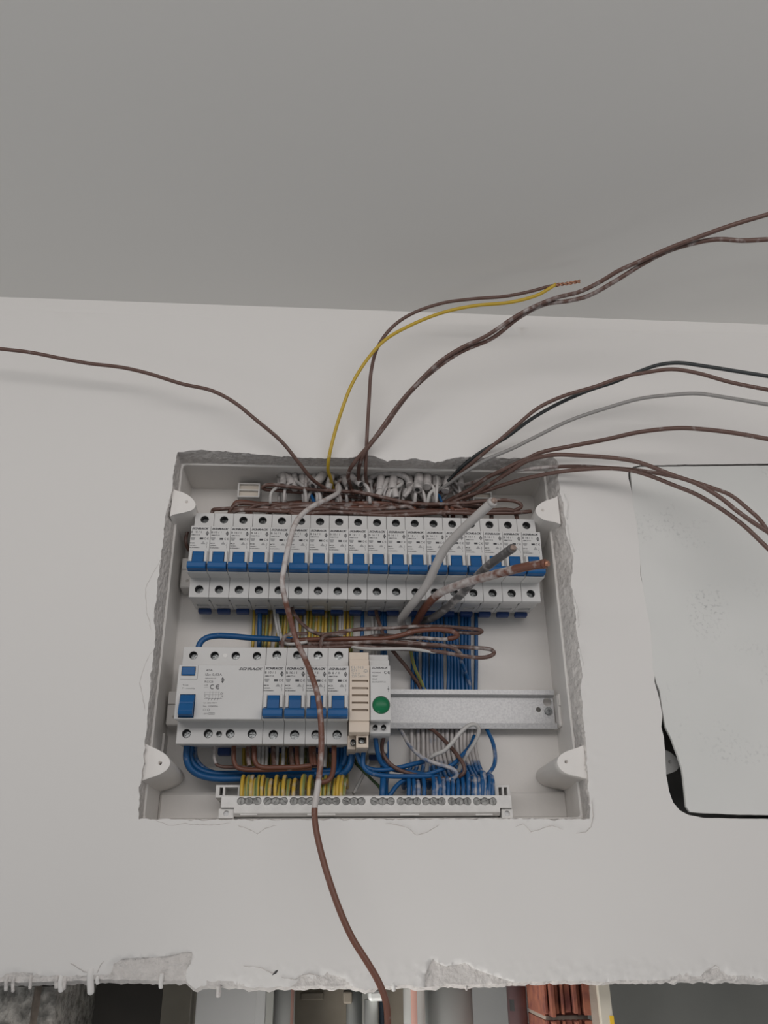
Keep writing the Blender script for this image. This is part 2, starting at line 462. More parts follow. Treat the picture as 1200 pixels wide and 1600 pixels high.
for Ch, am in ((CHIP1, .7), (CHIP2, .6)):
    q = resample(Ch, 1.6, am, 51.0); loop(q)
    cxy = sum(q, Vector((0, 0)))/len(q)
    loop([p+(cxy-p).normalized()*1.1 for p in q])
lo_ = loop(outer); l1 = loop(h1); l2 = loop(h2)
g = random.Random(3)
x = XL+12
while x < XR-6:
    z = -322.0
    while z < ZT-6:
        p = Vector((x+g.uniform(-2, 2), z+g.uniform(-2, 2)))
        if not inside(p, R1) and not inside(p, R2): V.append(p)
        z += 12
    x += 12
x = -240.0
while x < 620:
    z = -345.0
    while z < -303:
        p = Vector((x+g.uniform(-.6, .6), z+g.uniform(-.6, .6)))
        if inside(p, outer): V.append(p)
        z += 2.4
    x += 2.6
for q, R in ((h1, R1),):
    for p in q:
        for k in (3.0, 6.5, 11.0):
            d = Vector((p.x-160, (p.y+63)*1.1)); ax = abs(p.x-160)/182; az = abs(p.y+63)/165
            nn = Vector((math.copysign(1, d.x), 0)) if ax > az else Vector((0, math.copysign(1, d.y)))
            pp = p+nn*(k+g.uniform(-.8, .8))
            if not inside(pp, R1) and not inside(pp, R2): V.append(pp)
ov, oe, of, _, _, _ = delaunay_2d_cdt(V, E, [], 0, 0.01)
bm = bmesh.new(); bv = [bm.verts.new((p.x, height(p.x, p.y), p.y)) for p in ov]
P1, P2 = h1, h2
for f in of:
    c = (ov[f[0]]+ov[f[1]]+ov[f[2]])/3
    if not inside(c, outer) or inside(c, P1) or inside(c, P2): continue
    fa = bm.faces.new([bv[i] for i in f]); fa.smooth = True
    if c.y < -300 and (inside(c, CHIP1) or inside(c, CHIP2) or inside(c, CHIP3) or inside(c, CHIP4) or inside(c, CHIP5) or inside(c, CHIP6)): fa.material_index = 1
for v in [v for v in bm.verts if not v.link_faces]: bm.verts.remove(v)


def ringstrip(rings, mi=1, closed=True, smooth=True):
    L = [[bm.verts.new(p) for p in r] for r in rings]
    n = len(L[0])
    for a, b in zip(L, L[1:]):
        for i in range(n if closed else n-1):
            f = bm.faces.new((a[i], a[(i+1) % n], b[(i+1) % n], b[i])); f.material_index = mi; f.smooth = smooth


def clampbox(p, x0, x1, z0, z1): return Vector((min(max(p.x, x0), x1), min(max(p.y, z0), z1)))


RIM = (-19.0, 335.5, -226.0, 97.5)          # x0, x1, z0, z1 of the enclosure's rim, at y = 20


def rimpoint(p):
    x0, x1, z0, z1 = RIM
    cx, cz = (x0+x1)/2, (z0+z1)/2; hx, hz = (x1-x0)/2, (z1-z0)/2
    dx, dz = p.x-cx, p.y-cz
    t = 1/max(abs(dx)/hx, abs(dz)/hz)
    return Vector((cx+dx*t, cz+dz*t))


def lerp2(a, b, t): return a+(b-a)*t


rings = [[Vector((p.x, height(p.x, p.y), p.y)) for p in h1]]
for t, y in ((0.12, -1), (0.25, 1.5), (0.35, 4), (0.48, 6.5), (0.6, 9), (0.7, 11.5), (0.8, 14), (0.9, 17), (1.0, 21)):
    r = []
    for p in h1:
        q = lerp2(p, rimpoint(p), t)
        k = 1.6*(1-t*.6)
        e = (noise.noise(Vector((q.x*.22, q.y*.22, y*.22)))+.7*noise.noise(Vector((q.x*.55, q.y*.55, y*.5))))*k
        ax = abs(q.x-160)/182; az = abs(q.y+63)/165
        q = q+(Vector((math.copysign(1, q.x-160)*e, 0)) if ax > az else Vector((0, math.copysign(1, q.y+63)*e)))
        r.append(Vector((q.x, y+(0.8*noise.noise(Vector((q.x*.2, q.y*.2, 3))) if t < 1 else 0), q.y)))
    rings.append(r)
ringstrip(rings)
rings = [[Vector((p.x, height(p.x, p.y), p.y)) for p in h2]]+[[Vector((p.x, y, p.y)) for p in h2] for y in (8, 22)]
ringstrip(rings)
bl = [Vector((XL, botline[0].y))]+botline+[Vector((XR, botline[-1].y))]
rings = [[Vector((p.x, height(p.x, p.y), p.y)) for p in bl]]
for y, dz in ((3, -2.0), (8, -3.0), (20, -2.5), (80, 0)):
    rings.append([Vector((p.x, y, p.y+dz+1.2*noise.noise(Vector((p.x*.2, y, 1))))) for p in bl])
ringstrip(rings, closed=False)
# masonry behind the plaster closes the cavity
c = box(XL, XR, 80, 92, -336, 330)
for f in c.faces: f.material_index = 2
merge(bm, c)
for a in ((XL-2, XL, -2, 92, -336, 330), (XR, XR+2, -2, 92, -336, 330), (XL, XR, -2, 92, 300, 330)):
    c = box(*a)
    for f in c.faces: f.material_index = 2
    merge(bm, c)
wall = build('wall_back', bm, None, world=True, mats=['plaster', 'raw', 'core'])
tag(wall, kind='structure')


def drip(pxx, pyy, top, wid, mat='plaster', yy=-2.5):
    a = at(pxx, top, yy); b = at(pxx+rnd.uniform(-1, 1), pyy, yy+1)
    P = [a+Vector((0, 1.5, 3)), a, a.lerp(b, .4)+Vector((rnd.uniform(-.4, .4), 0, 0)), a.lerp(b, .8), b]
    o = build('plaster_drip', tube(smoothpath(P, 4), wid/2, 8, rr=lambda t: (0.95-.1*t if t < .85 else .85*math.sqrt(max(0.05, 1-((t-.85)/.15)**2)))), mat, world=True, parent=wall)
    return o


for d in ((142, 1555, 1520, 5.6), (95, 1551, 1532, 4.2), (88, 1545, 1530, 3.4), (101, 1547, 1532, 3.0), (10, 1549, 1531, 3.2), (21, 1551, 1531, 2.8), (47, 1546, 1532, 2.6), (252, 1545, 1530, 3.6), (341, 1559, 1538, 4.0), (615, 1549, 1540, 3.4), (728, 1548, 1536, 2.0), (152, 1538, 1530, 3)):
    drip(*d, mat='raw' if d[0] in (341, 728, 10, 21, 47, 88, 101) else 'plaster', yy=1.0 if d[0] in (341, 728) else -2.0)


def ridge(pts, wdt=0.5, hgt=0.2, mat='crack', name='plaster_crack', k=3):
    P = resample(wp(pts), 2.0, 0.9, 17.0, closed=False); b = bmesh.new(); prev = None
    for i, p in enumerate(P):
        t = (P[min(i+1, len(P)-1)]-P[max(i-1, 0)]).normalized(); nn = Vector((-t.y, t.x))
        ww = wdt*(0.35+0.65*abs(noise.noise(Vector((p.x*.2, p.y*.2, 30))))*1.6)*(1 if 0 < i < len(P)-1 else .2)
        y = height(p.x, p.y)
        row = [b.verts.new((p.x+nn.x*ww, y+.05, p.y+nn.y*ww)), b.verts.new((p.x, y-hgt, p.y)), b.verts.new((p.x-nn.x*ww, y+.05, p.y-nn.y*ww))]
        if prev:
            for j in (0, 1): b.faces.new((prev[j], prev[j+1], row[j+1], row[j]))
        prev = row
    bmesh.ops.recalc_face_normals(b, faces=b.faces[:])
    return build(name, b, mat, world=True, parent=wall)


ridge([(254, 872), (246, 884), (239, 896), (230, 911), (227, 930), (230, 960), (237, 985)])
ridge([(240, 1015), (230, 1029), (224, 1046), (218, 1068), (224, 1092), (226, 1110)])
ridge([(925, 1250), (927, 1275), (924, 1292), (915, 1300), (900, 1302)], .7, .5)
ridge([(880, 1296), (860, 1291), (840, 1297), (830, 1300), (818, 1288), (805, 1292)], .6, .4)
ridge([(686, 1288), (668, 1300), (650, 1305), (638, 1294), (620, 1289), (602, 1287)], .6, .4)
ridge([(245, 1282), (262, 1290), (290, 1287), (330, 1290), (360, 1286)], .5, .3)
ridge([(372, 1290), (388, 1296), (402, 1303), (414, 1294), (432, 1290)], .5, .3)
ridge([(110, 1505), (122, 1513), (136, 1519)], .8, .4)
ridge([(152, 1521), (157, 1508), (162, 1502)], .8, .4)
ridge([(380, 1509), (405, 1512), (424, 1520), (434, 1518)], .6, .4)
ridge([(440, 1528), (460, 1530), (482, 1522), (500, 1526)], .7, .4)
ridge([(1100, 1520), (1118, 1508), (1132, 1521)], .7, .4)
ridge([(425, 1524), (431, 1518), (434, 1516)], 1.6, .3, mat='hole', name='plaster_gash', k=2)
ridge([(668, 1532), (671, 1524), (675, 1517)], 1.0, .3, mat='smear', name='plaster_gash', k=2)
for a in ([(886, 818), (890, 845), (897, 862)], [(896, 930), (903, 955), (904, 980)], [(882, 772), (887, 790), (886, 812)], [(905, 1012), (911, 1040)]):
    ridge(a, 2.0, 1.2, mat='plaster', name='plaster_flake')

# ceiling
bm = bmesh.new(); box(-1500, 1900, -2600, -2.5, 271.4, 300, bm=bm)
tag(build('ceiling', bm, 'ceil', world=True), kind='structure')

# ------------------------------------------------------------------ enclosure sunk into the wall
BACK = 76.0


def tray(rim, back, y0, y1, lip=1.6, th=1.8):
    """open moulded tray: lip, walls, a chamfered step and the back panel"""
    b = bmesh.new(); x0, x1, z0, z1 = rim; bx0, bx1, bz0, bz1 = back
    def ring(a0, a1, c0, c1, y, r=3.0):
        out = []
        for cx, cz, s in ((a1-r, c1-r, 0), (a0+r, c1-r, 90), (a0+r, c0+r, 180), (a1-r, c0+r, 270)):
            for k in range(4):
                t = math.radians(s+30*k); out.append(b.verts.new((cx+r*math.cos(t), y, cz+r*math.sin(t))))
        return out
    R = [ring(x0-1.5, x1+1.5, z0-1.5, z1+1.5, y1+2), ring(x0-1.5, x1+1.5, z0-1.5, z1+1.5, y0), ring(x0+lip-1.2, x1-lip+1.2, z0+lip-1.2, z1-lip+1.2, y0-.4),
         ring(x0+lip, x1-lip, z0+lip, z1-lip, y0+.6), ring(x0+lip, x1-lip, z0+lip, z1-lip, y0+3), ring(x0+lip-1, x1-lip+1, z0+lip-1, z1-lip+4.5, y0+5),
         ring(bx0, bx1, bz0, bz1, y1-1), ring(bx0+1, bx1-1, bz0+1, bz1-1, y1)]
    for A, B in zip(R, R[1:]):
        n = len(A)
        for i in range(n):
            f = b.faces.new((A[i], A[(i+1) % n], B[(i+1) % n], B[i]))
    b.faces.new(R[-1])
    bmesh.ops.recalc_face_normals(b, faces=b.faces[:])
    return b


encl = empty('distribution_box', (160, BACK, -63), 'white plastic recessed distribution box, open and full of breakers and wires', 'electrical box')
bm = tray(RIM, (-17, 338.5, -222, 111), 20, BACK)
box(-16.8, 338.3, 70, BACK+1, -221, -198, 2.0, bm=bm)                  # raised step along the bottom of the back
box(-19, -15.6, 60, BACK, -150, -190, bm=bm)
build('shell', bm, 'box', encl, world=True)
# dark cable entry slot at the top
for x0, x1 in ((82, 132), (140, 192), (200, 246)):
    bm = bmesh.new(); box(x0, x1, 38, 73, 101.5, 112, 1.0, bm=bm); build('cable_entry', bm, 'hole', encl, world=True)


def ear(pts, hole, flip, parent, mat='box', y=0.5, hr=1.6):
    P = [at(a, b, y) for a, b in pts]; poly = [(p.x, p.z) for p in P]
    P3 = smoothpath([Vector((a, 0, b)) for a, b in poly], 4)
    poly = [(-20.0 if flip < 0 else flip, P3[0].z+2)]+[(p.x, p.z) for p in P3]+[(-20.0 if flip < 0 else flip, P3[-1].z-2)]
    b = prism(poly, 1, y, BACK-1)
    h = at(hole[0], hole[1], y)
    b = bool_diff(b, [cyl((h.x, y-2, h.z), 1, hr, 14, 12)])
    o = build('mounting_ear', b, mat, parent, world=True)
    build('screw_hole', cyl((h.x, y+9, h.z), 1, hr*.98, 1, 10), 'hole', o, world=True)
    return o


ear([(274, 766), (287, 770), (299, 777.5), (305.6, 788), (302, 795.5), (290, 800), (271, 804)], (291.5, 784), -1, encl)
ear([(233, 1165), (248, 1172), (261, 1181), (266, 1192), (261, 1202), (249, 1210), (229, 1217)], (250, 1192), -1, encl)
ear([(866, 778), (847, 785), (837, 795), (840, 805), (850, 812), (868, 816)], (848, 797), 339, encl)
ear([(903, 1168), (883, 1175), (873, 1183), (870.7, 1192), (877, 1203), (887, 1209), (903, 1213)], (885, 1190), 337, encl)


def holder(x, y, w, h):
    a = at(x, y, 52); r = bmesh.new()
    body = box(a.x, a.x+w, 52, BACK+1, a.z-h, a.z, .5)
    cuts = [box(a.x+1.6, a.x+w-1.6, 50, 58, a.z-h/2+.6, a.z-1.4), box(a.x+1.6, a.x+w-1.6, 50, 58, a.z-h+1.4, a.z-h/2-.6)]
    build('cable_holder', bool_diff(body, cuts), 'white', encl, world=True)
    for c0, c1 in ((a.z-h/2+.7, a.z-1.5), (a.z-h+1.5, a.z-h/2-.7)):
        build('holder_window', box(a.x+1.7, a.x+w-1.7, 55.5, 57, c0, c1), 'holder', encl, world=True)


holder(372, 754, 22, 16); holder(738, 768, 20, 14)
# rail brackets moulded onto the sides
for z in (0.0, -127.6):
    for x0, x1 in ((-15.5, -2.0), (321.5, 330.0) if z == 0 else (334.6, 337.6)):
        b = box(x0, x1, 56, BACK+1, z-16, z+13, 1.0); box(x0+.6, x1-.6, 54, 58, z+2, z+13, .3, bm=b)
        xm = (x0+x1)/2
        if x1-x0 > 5: b = bool_diff(b, [cyl((xm, 50, z-9), 1, 1.6, 12, 10)])
        build('rail_bracket', b, 'box', encl, world=True)

# second enclosure, behind the skimmed cover board on the right
encl2 = empty('distribution_box', (500, 60, -63), 'plastic box coloured dark for shade, glimpsed through the broken gap left of the cover board', 'electrical box')
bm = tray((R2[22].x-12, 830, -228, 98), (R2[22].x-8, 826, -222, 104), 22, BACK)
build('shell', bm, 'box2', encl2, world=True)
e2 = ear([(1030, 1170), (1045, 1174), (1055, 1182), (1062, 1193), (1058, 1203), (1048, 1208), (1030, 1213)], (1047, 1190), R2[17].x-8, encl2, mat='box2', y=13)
# the board
hb = resample(BOARD, 3.0, 0.22, 5.0)
bm = prism([(p.x, p.y) for p in hb], 1, WALLY-.15, WALLY+3.2)
board = build('cover_board', bm, 'board', world=True)
tag(board, 'flat plaster-skimmed cover board with grey scuffs, right of the breakers', 'board')
# ------------------------------------------------------------------ DIN rails
def din_rail(x0, x1, z, label, screws):
    root = empty('din_rail', ((x0+x1)/2, 68, z), label, 'rail', 'steel rails that carry the breakers')
    t = 1.0
    prof = [(60, 17.5), (60, 13.2), (66.5, 11.6), (66.5, -12.5), (60, -12.7), (60.9, -17.5), (62, -17.5), (61.6, -13.7), (67.5, -13.5), (67.5, 12.2), (61.2, 14.0), (61.2, 17.5)]
    b = prism([(y, zz+z) for y, zz in prof], 0, x0, x1)
    if screws:
        cuts = [cyl((x1-14.5, 60, z+1), 1, 2.4, 12, 12), cyl((x1-5.5, 60, z+8), 1, 4.0, 12, 14)]
        b = bool_diff(b, cuts)
    build('profile', b, 'rail', root, world=True)
    if screws:
        s = cyl((x1-5.5, 64.8, z-.5), 1, 3.6, 2, 16)
        s = bool_diff(s, [box(x1-5.5-2, x1-5.5+2, 64, 65.8, z-.9, z-.1), box(x1-5.9, x1-5.1, 64, 65.8, z-2.5, z+1.5)])
        build('screw', s, 'screw', root, world=True)
    return root


din_rail(-6, 326, 0, 'steel mounting rail hidden behind the upper row of breakers', False)
din_rail(-6, 333.5, -127.6, 'galvanised steel mounting rail, bare right of the green lamp', True)

# ------------------------------------------------------------------ circuit breakers
ORDW = ['first', 'second', 'third', 'fourth', 'fifth', 'sixth', 'seventh', 'eighth', 'ninth', 'tenth', 'eleventh', 'twelfth', 'thirteenth', 'fourteenth', 'fifteenth', 'sixteenth', 'seventeenth', 'eighteenth', 'nineteenth',
        'twentieth', 'twenty-first', 'twenty-second', 'twenty-third', 'twenty-fourth']
PITCHX = 17.7
PROF = [(0, 22.5), (0, -22.3), (1.5, -22.6), (19.8, -20.2), (19.8, -38.4), (24, -38.9), (24.4, -37.3), (30, -37.2), (66, -34), (66, -18.4), (59.4, -18.4), (59.4, 18.4), (66, 18.4), (66, 40), (62, 41.8), (13.4, 41.8), (13.4, 22.9), (12, 22.6)]
YO = -60.0


def screw_head(x, y, z, r=3.1):
    """terminal well, lined dark to paint in its shade, with a cross-slotted screw at its bottom (material 1 is the well)"""
    b = cyl((x, y+3.2, z), 1, r*.9, 2.4, 14); y += 3.2
    a = rnd.uniform(0, 1.5); cuts = []
    for k in (0, 1):
        c = box(-r*.75, r*.75, y-1, y+1.0, -.45, .45)
        bmesh.ops.rotate(c, verts=c.verts, cent=(0, 0, 0), matrix=Matrix.Rotation(a+k*math.pi/2, 3, 'Y'))
        bmesh.ops.translate(c, verts=c.verts, vec=(x, 0, z)); cuts.append(c)
    b = bool_diff(b, cuts)
    for f in b.faces: f.material_index = 0
    n = 16; R = []
    for yy, rr in ((y-5.6, r*1.08), (y+1.7, r*1.08), (y+1.7, .01)):
        R.append([b.verts.new((x+rr*math.cos(6.2832*i/n), yy, z+rr*math.sin(6.2832*i/n))) for i in range(n)])
    for A, B in zip(R, R[1:]):
        for i in range(n): b.faces.new((A[i], A[(i+1) % n], B[(i+1) % n], B[i])).material_index = 1
    return b


hw = 8.72
body = prism(PROF, 0, -hw, hw, 0.28)
body = bool_diff(body, [cyl((0.2, 12, 35.2), 1, 3.85, 12, 20), cyl((-.1, 18, -30.9), 1, 3.85, 12, 20),
                        box(-5.05, 5.05, -1, 3, -12.5, -2.8), box(-8.2, 8.2, -1, 2, -21.6, -13.6),
                        box(7.4, 9, 29, 36, -40, -33), box(-5.5, 5.5, 46, 54, -40, -33.5)])
for s in (-1, 1): box(s*6.5-1.25, s*6.5+1.25, -2.6, 0.5, -13.2, -2.2, .4, bm=body)
box(-8.6, 8.6, -.5, .5, -22.3, -21.7, .1, bm=body)
tog = prism([(2, -2.95), (-1.6, -2.95), (-2.6, -5.8), (-2.9, -6.3), (-2.5, -6.8), (-3.4, -14.0), (2, -14.2)], 0, -4.85, 4.85, .15)
prism([(2, -13.9), (-3.4, -13.7), (-8.4, -15.4), (-9.1, -16.6), (-9.0, -20.4), (-7.8, -21.6), (1.9, -21.4)], 0, -8.05, 8.05, .4, 2, bm=tog)
latch = box(-6.1, 5.9, 61, 68.5, -38.3, -33.9, 1.2, 2); box(-3.4, 3.2, 60.6, 62, -37.2, -35.2, .3, bm=latch)


def mcb_print(rating, code):
    b = bmesh.new()
    text(b, 'SCHRACK', -8.0, 18.9, 1.75, w=15.2, bold=0.055, shear=0.35)
    text(b, 'B '+rating+' / 1', -8.2, 15.4, 1.95, w=8.9, bold=.012)
    text(b, code, -8.1, 12.9, 1.1, w=7.5, bold=.03)
    diamond(b, 6.0, 15.2, 2.5, 4.2)
    for k, (wd, zz) in enumerate(((4.0, 10.7), (3.6, 9.7), (2.6, 8.8))): flat(b, [(-6.3-wd/2, zz-.45), (-6.3+wd/2, zz-.45), (-6.3+wd/2, zz+.45), (-6.3-wd/2, zz+.45)], mi=1)
    flat(b, [(-.4, 8.9), (2.8, 8.9), (2.8, 10.7), (-.4, 10.7)])
    ce_mark(b, 3.7, 9.8, 2.0)
    text(b, 'MCB', -8.4, 4.9, 1.15, w=3.9, bold=.02)
    for wd, zz in ((1.0, 6.6), (2.4, 5.7), (3.6, 4.9)): flat(b, [(3.0-wd/2, zz-.4), (3.0+wd/2, zz-.4), (3.0+wd/2, zz+.4), (3.0-wd/2, zz+.4)], mi=1)
    text(b, '230/400V~', -8.4, 2.8, 0.85, w=5.6, bold=.03); text(b, 'IEC/EN60898-1', -8.4, .7, .85, w=8.4, bold=.03)
    line(b, (6.3, 6.6), (6.3, 4.8), .25); line(b, (6.3, 4.8), (5.5, 3.4), .25); line(b, (6.3, 3.2), (6.3, .9), .25)
    return b


def make_mcb(loc, label, group):
    root = empty('circuit_breaker', (loc[0], 60, loc[2]), label, 'circuit breaker', group)
    build('body', body, 'grey', root, (0, YO, 0))
    build('toggle', tog, 'blue', root, (0, YO, 0))
    build('terminal_screw', screw_head(.2, 16.3, 35.2, 3.5), None, root, (0, YO, 0), mats=['screw', 'well'])
    build('terminal_screw', screw_head(-.1, 22.3, -30.9, 3.5), None, root, (0, YO, 0), mats=['screw', 'well'])
    build('rail_latch', latch, 'navy', root, (0, YO, 0))
    build('printed_label', mcb_print('16', 'AM617116'), None, root, (0, YO, 0), mats=['ink', 'ink2'])
    return root


ORD = ['first', 'second', 'third', 'fourth', 'fifth', 'sixth', 'seventh', 'eighth', 'ninth', 'tenth', 'eleventh', 'twelfth', 'thirteenth', 'fourteenth', 'fifteenth', 'sixteenth', 'seventeenth', 'eighteenth']
EXTRA = {0: 'grey breaker printed B 10/1 at the left end of the upper row', 1: 'second grey breaker from the left in the upper row, printed B 10/1',
         4: 'fifth grey breaker from the left in the upper row, crossed by the hanging brown wire', 7: 'eighth grey breaker from the left in the upper row, printed B 10/1',
         8: 'ninth grey breaker from the left in the upper row, printed B 10/1', 13: 'fourteenth grey breaker from left in the upper row, partly behind the pale thick cable',
         15: 'sixteenth grey breaker in the upper row, its toggle behind the dark grey cable tip',
         16: 'seventeenth grey breaker in the upper row, second from its right end',
         17: 'grey breaker at the right end of the upper row, behind the copper cable tip'}
G1, G2 = 'circuit breakers in the upper row', 'narrow circuit breakers in the lower row'
RAT = ['10', '10', '16', '16', '16', '16', '16', '10', '10', '16', '16', '16', '16', '10', '16', '16', '16', '16']
proto = None
labelmesh = {}
for rt, cd_ in (('10', 'AM617110'), ('6', 'AM617106')):
    o = build('printed_label', mcb_print(rt, cd_), None, mats=['ink', 'ink2']); labelmesh[rt] = o.data; bpy.data.objects.remove(o)


def setprint(root, rt):
    for k in [k for k in bpy.data.objects if k.parent == root and k.name.startswith('printed_label')]:
        if rt in labelmesh: k.data = labelmesh[rt]


def spin_screws(root):
    for k in [k for k in bpy.data.objects if k.parent == root and k.name.startswith('terminal_screw')]:
        pass


blist = []
for i in range(18):
    lab = EXTRA.get(i, '%s grey breaker from the left in the upper row, printed B 16/1' % ORD[i])
    loc = (PITCHX*(i+.5), 60, 0.0)
    if proto is None: proto = make_mcb(loc, lab, G1); r = proto
    else: r = dup(proto, loc, lab, G1)
    blist.append((r, RAT[i]))
LX = 1.2; LZ = -127.6
LOW = [('10', 'narrow grey breaker printed B 10/1, directly right of the wide residual current device'), ('16', 'second narrow grey breaker in the lower row, printed B 16/1'),
       ('16', 'third narrow grey breaker in the lower row, crossed by the hanging brown wire'), ('6', 'narrow grey breaker printed B 6/1, directly left of the beige slotted module')]
for i, (rt, lab) in enumerate(LOW): blist.append((dup(proto, (LX+PITCHX*(4.5+i), 60, LZ), lab, G2), rt))
for r, rt in blist: setprint(r, rt)

# ------------------------------------------------------------------ residual current device, four modules wide
W4 = PITCHX*4
rc = empty('residual_current_device', (LX, 60, LZ), 'wide grey residual current device printed 40A at the left of the lower row', 'circuit breaker')
b = prism(PROF, 0, .1, W4-.15, .28)
tops = [8.9, 26.9, 44.8, 62.8]; bots = [8.1, 25.9, 43.9, 61.9]
cuts = [cyl((x, 12, 34.3), 1, 3.62, 12, 20) for x in tops]+[cyl((x, 18, -30.2), 1, 3.7, 12, 20) for x in bots]+[cyl((34.9, 18, -30.5), 1, 2.3, 12, 14), cyl((35.8, 12.9, 34.2), 1, 1.9, 3, 14)]
cuts += [box(15.9, 16.2, -1, .7, 10.3, 24), box(2.0, 16.1, -1, .6, 10.1, 10.4), box(3.3, 15.9, -1, 5, -21.4, -2.2), box(2.6, 14.2, -1, 1.2, 13.1, 21.0)]
build('body', bool_diff(b, cuts), 'grey', rc, (0, YO, 0))
build('test_button', box(3.0, 13.8, -1.2, 1.5, 13.5, 20.6, .7, 2), 'blue', rc, (0, YO, 0))
t = prism([(3, -2.7), (-1.5, -3.0), (-4.5, -9.5), (-4.3, -10.2), (-5.6, -11.5), (-7.8, -17), (-6.8, -20.0), (3, -20.9)], 0, 4.0, 15.4, .4, 2)
build('toggle', t, 'blue', rc, (0, YO, 0))
for x in tops: build('terminal_screw', screw_head(x, 15.8, 34.3), None, rc, (0, YO, 0), mats=['screw', 'well'])
for x in bots: build('terminal_screw', screw_head(x, 21.8, -30.2, 3.2), None, rc, (0, YO, 0), mats=['screw', 'well'])
build('terminal_screw', screw_head(34.9, 21, -30.5, 2.1), None, rc, (0, YO, 0), mats=['screw', 'well'])
build('plug', cyl((35.8, 13.1, 34.2), 1, 1.85, 2, 14), 'white', rc, (0, YO, 0))
build('rail_latch', box(29.5, 40.5, 61, 69, -40.5, -34, 1.2, 2), 'navy', rc, (0, YO, 0))
b = bmesh.new()
text(b, 'SCHRACK', 49.8, 18.2, 2.1, w=19.6, bold=.03, shear=.35)
text(b, '40A', 22.8, 17.0, 1.9, w=5.4); text(b, 'I\u0394n 0,03A', 22.5, 13.3, 2.0, w=13.6)
text(b, 'AK664103', 22.4, 10.6, 1.1, w=8.9); text(b, 'RCCB', 22.3, 7.4, 1.8, w=7)
diamond(b, 36.9, 9.7, 2.7, 4.6); ce_mark(b, 27.0, 4.0, 4.0)
text(b, '~1', 22.2, 4.9, 1.1, w=2.6, bold=.03); line(b, (22.2, 3.6), (25.5, 3.6), .25, mi=1)
for k in range(4):
    x = 27.4+k*2.4; line(b, (x, .6), (x, -4.6), .22, mi=1); line(b, (x, -5.2), (x-.9, -7.2), .3)
line(b, (22.6, -.4), (35.5, -.4), .2, mi=1); line(b, (23, -5.6), (37.5, -5.6), .2); line(b, (22.6, -2.4), (36.5, -2.4), .2, mi=1)
arc(b, (25.2, -3.8), 1.6, 0, 360, .25, 10, mi=1); arc(b, (36.9, -1.6), .8, 0, 360, .25, 8); line(b, (36.2, -5.0), (37.6, -3.2), .25); line(b, (37.6, -3.2), (38.4, -5.0), .25)
line(b, (23.2, -.4), (23.2, -4.5), .25, mi=1); line(b, (38.2, -.4), (38.2, -5.2), .2, mi=1)
text(b, 'Un 230/400V', 22.9, -9.8, 1.1, w=10.8); text(b, 'Im 10000A', 22.9, -12.4, 1.1, w=12)
line(b, (23.2, -14.2), (25.0, -14.2), .2); line(b, (23.2, -15.6), (25.0, -15.6), .2); line(b, (23.2, -14.2), (23.2, -15.6), .2); line(b, (25, -14.2), (25, -15.6), .2)
arc(b, (27.3, -14.9), .9, 0, 360, .3, 10)
text(b, '-25C', 23.2, -18.6, 1.1, w=4.2); line(b, (27.8, -17.2), (32.4, -17.2), .2); line(b, (27.8, -18.8), (32.4, -18.8), .2); line(b, (32.4, -17.2), (32.4, -18.8), .2); line(b, (27.8, -17.2), (27.8, -18.8), .2); line(b, (28.5, -18), (31.7, -18), .6, mi=1)
text(b, 'Test', 4.4, 4.9, 1.0, w=5.0); text(b, 'T - monthly', 4.4, 2.2, 1.1, w=10.4)
build('printed_label', b, None, rc, (0, YO, 0), mats=['ink', 'ink2'])

# ------------------------------------------------------------------ beige slotted bell transformer
tx = LX+PITCHX*8
tr = empty('bell_transformer', (tx, 60, LZ), 'beige module with five slots and a bell symbol, left of the green lamp', 'transformer')
tprof = [(0, 23.2), (0, -23.0), (2.6, -23.6), (2.6, -32.0), (8, -33.0), (66, -33.5), (66, -18.6), (59.4, -18.6), (59.4, 18.4), (66, 18.4), (66, 38), (13, 38), (13, 30.5), (7.5, 30.3), (7.5, 23.6)]
b = prism(tprof, 0, .6, 17.3, .25)
slots = [9.6, 3.5, -2.5, -8.6, -14.7]
b = bool_diff(b, [box(2.6, 16.2, -1, 3.2, z-.95, z+.95) for z in slots])
build('body', b, 'beige', tr, (0, YO, 0))
for z in slots: build('slot', box(2.65, 15.4, 2.2, 3.4, z-.93, z+.93), 'beige_dark', tr, (0, YO, 0))
b = box(6.6, 16.8, 10, 50, -43.2, -33.1, .3); b = bool_diff(b, [box(8.2, 15.2, 9, 18, -39.9, -34.8)])
build('terminal_block', b, 'beige', tr, (0, YO, 0))
build('terminal_block', box(-.1, 6.4, 17, 50, -43.2, -32.2, .3), 'beige', tr, (0, YO, 0))
build('terminal_screw', screw_head(11.4, 11.2, -37.4, 2.2), None, tr, (0, YO, 0), mats=['screw', 'well'])
build('terminal_screw', screw_head(4.2, 13.2, -38.4, 2.1), None, tr, (0, YO, 0), mats=['screw', 'well'])
b = bmesh.new()
text(b, 'ELINS', 2.0, 20.3, 2.0, w=10.2, space=1.2); text(b, 'BZ 8-1', 2.2, 17.6, 1.8, w=6.2); text(b, 'TR 8V 1A', 2.2, 15.2, 1.8, w=7.0); text(b, '220-240V~', 2.2, 12.8, 1.7, w=13)
arc(b, (14.2, 17.6), 1.7, 0, 180, .35, 10); line(b, (12.2, 17.4), (16.2, 17.4), .35); flat(b, [(13.7, 17.2), (14.7, 17.2), (14.2, 16.4)])
build('printed_label', b, 'ink2', tr, (0, YO, 0))

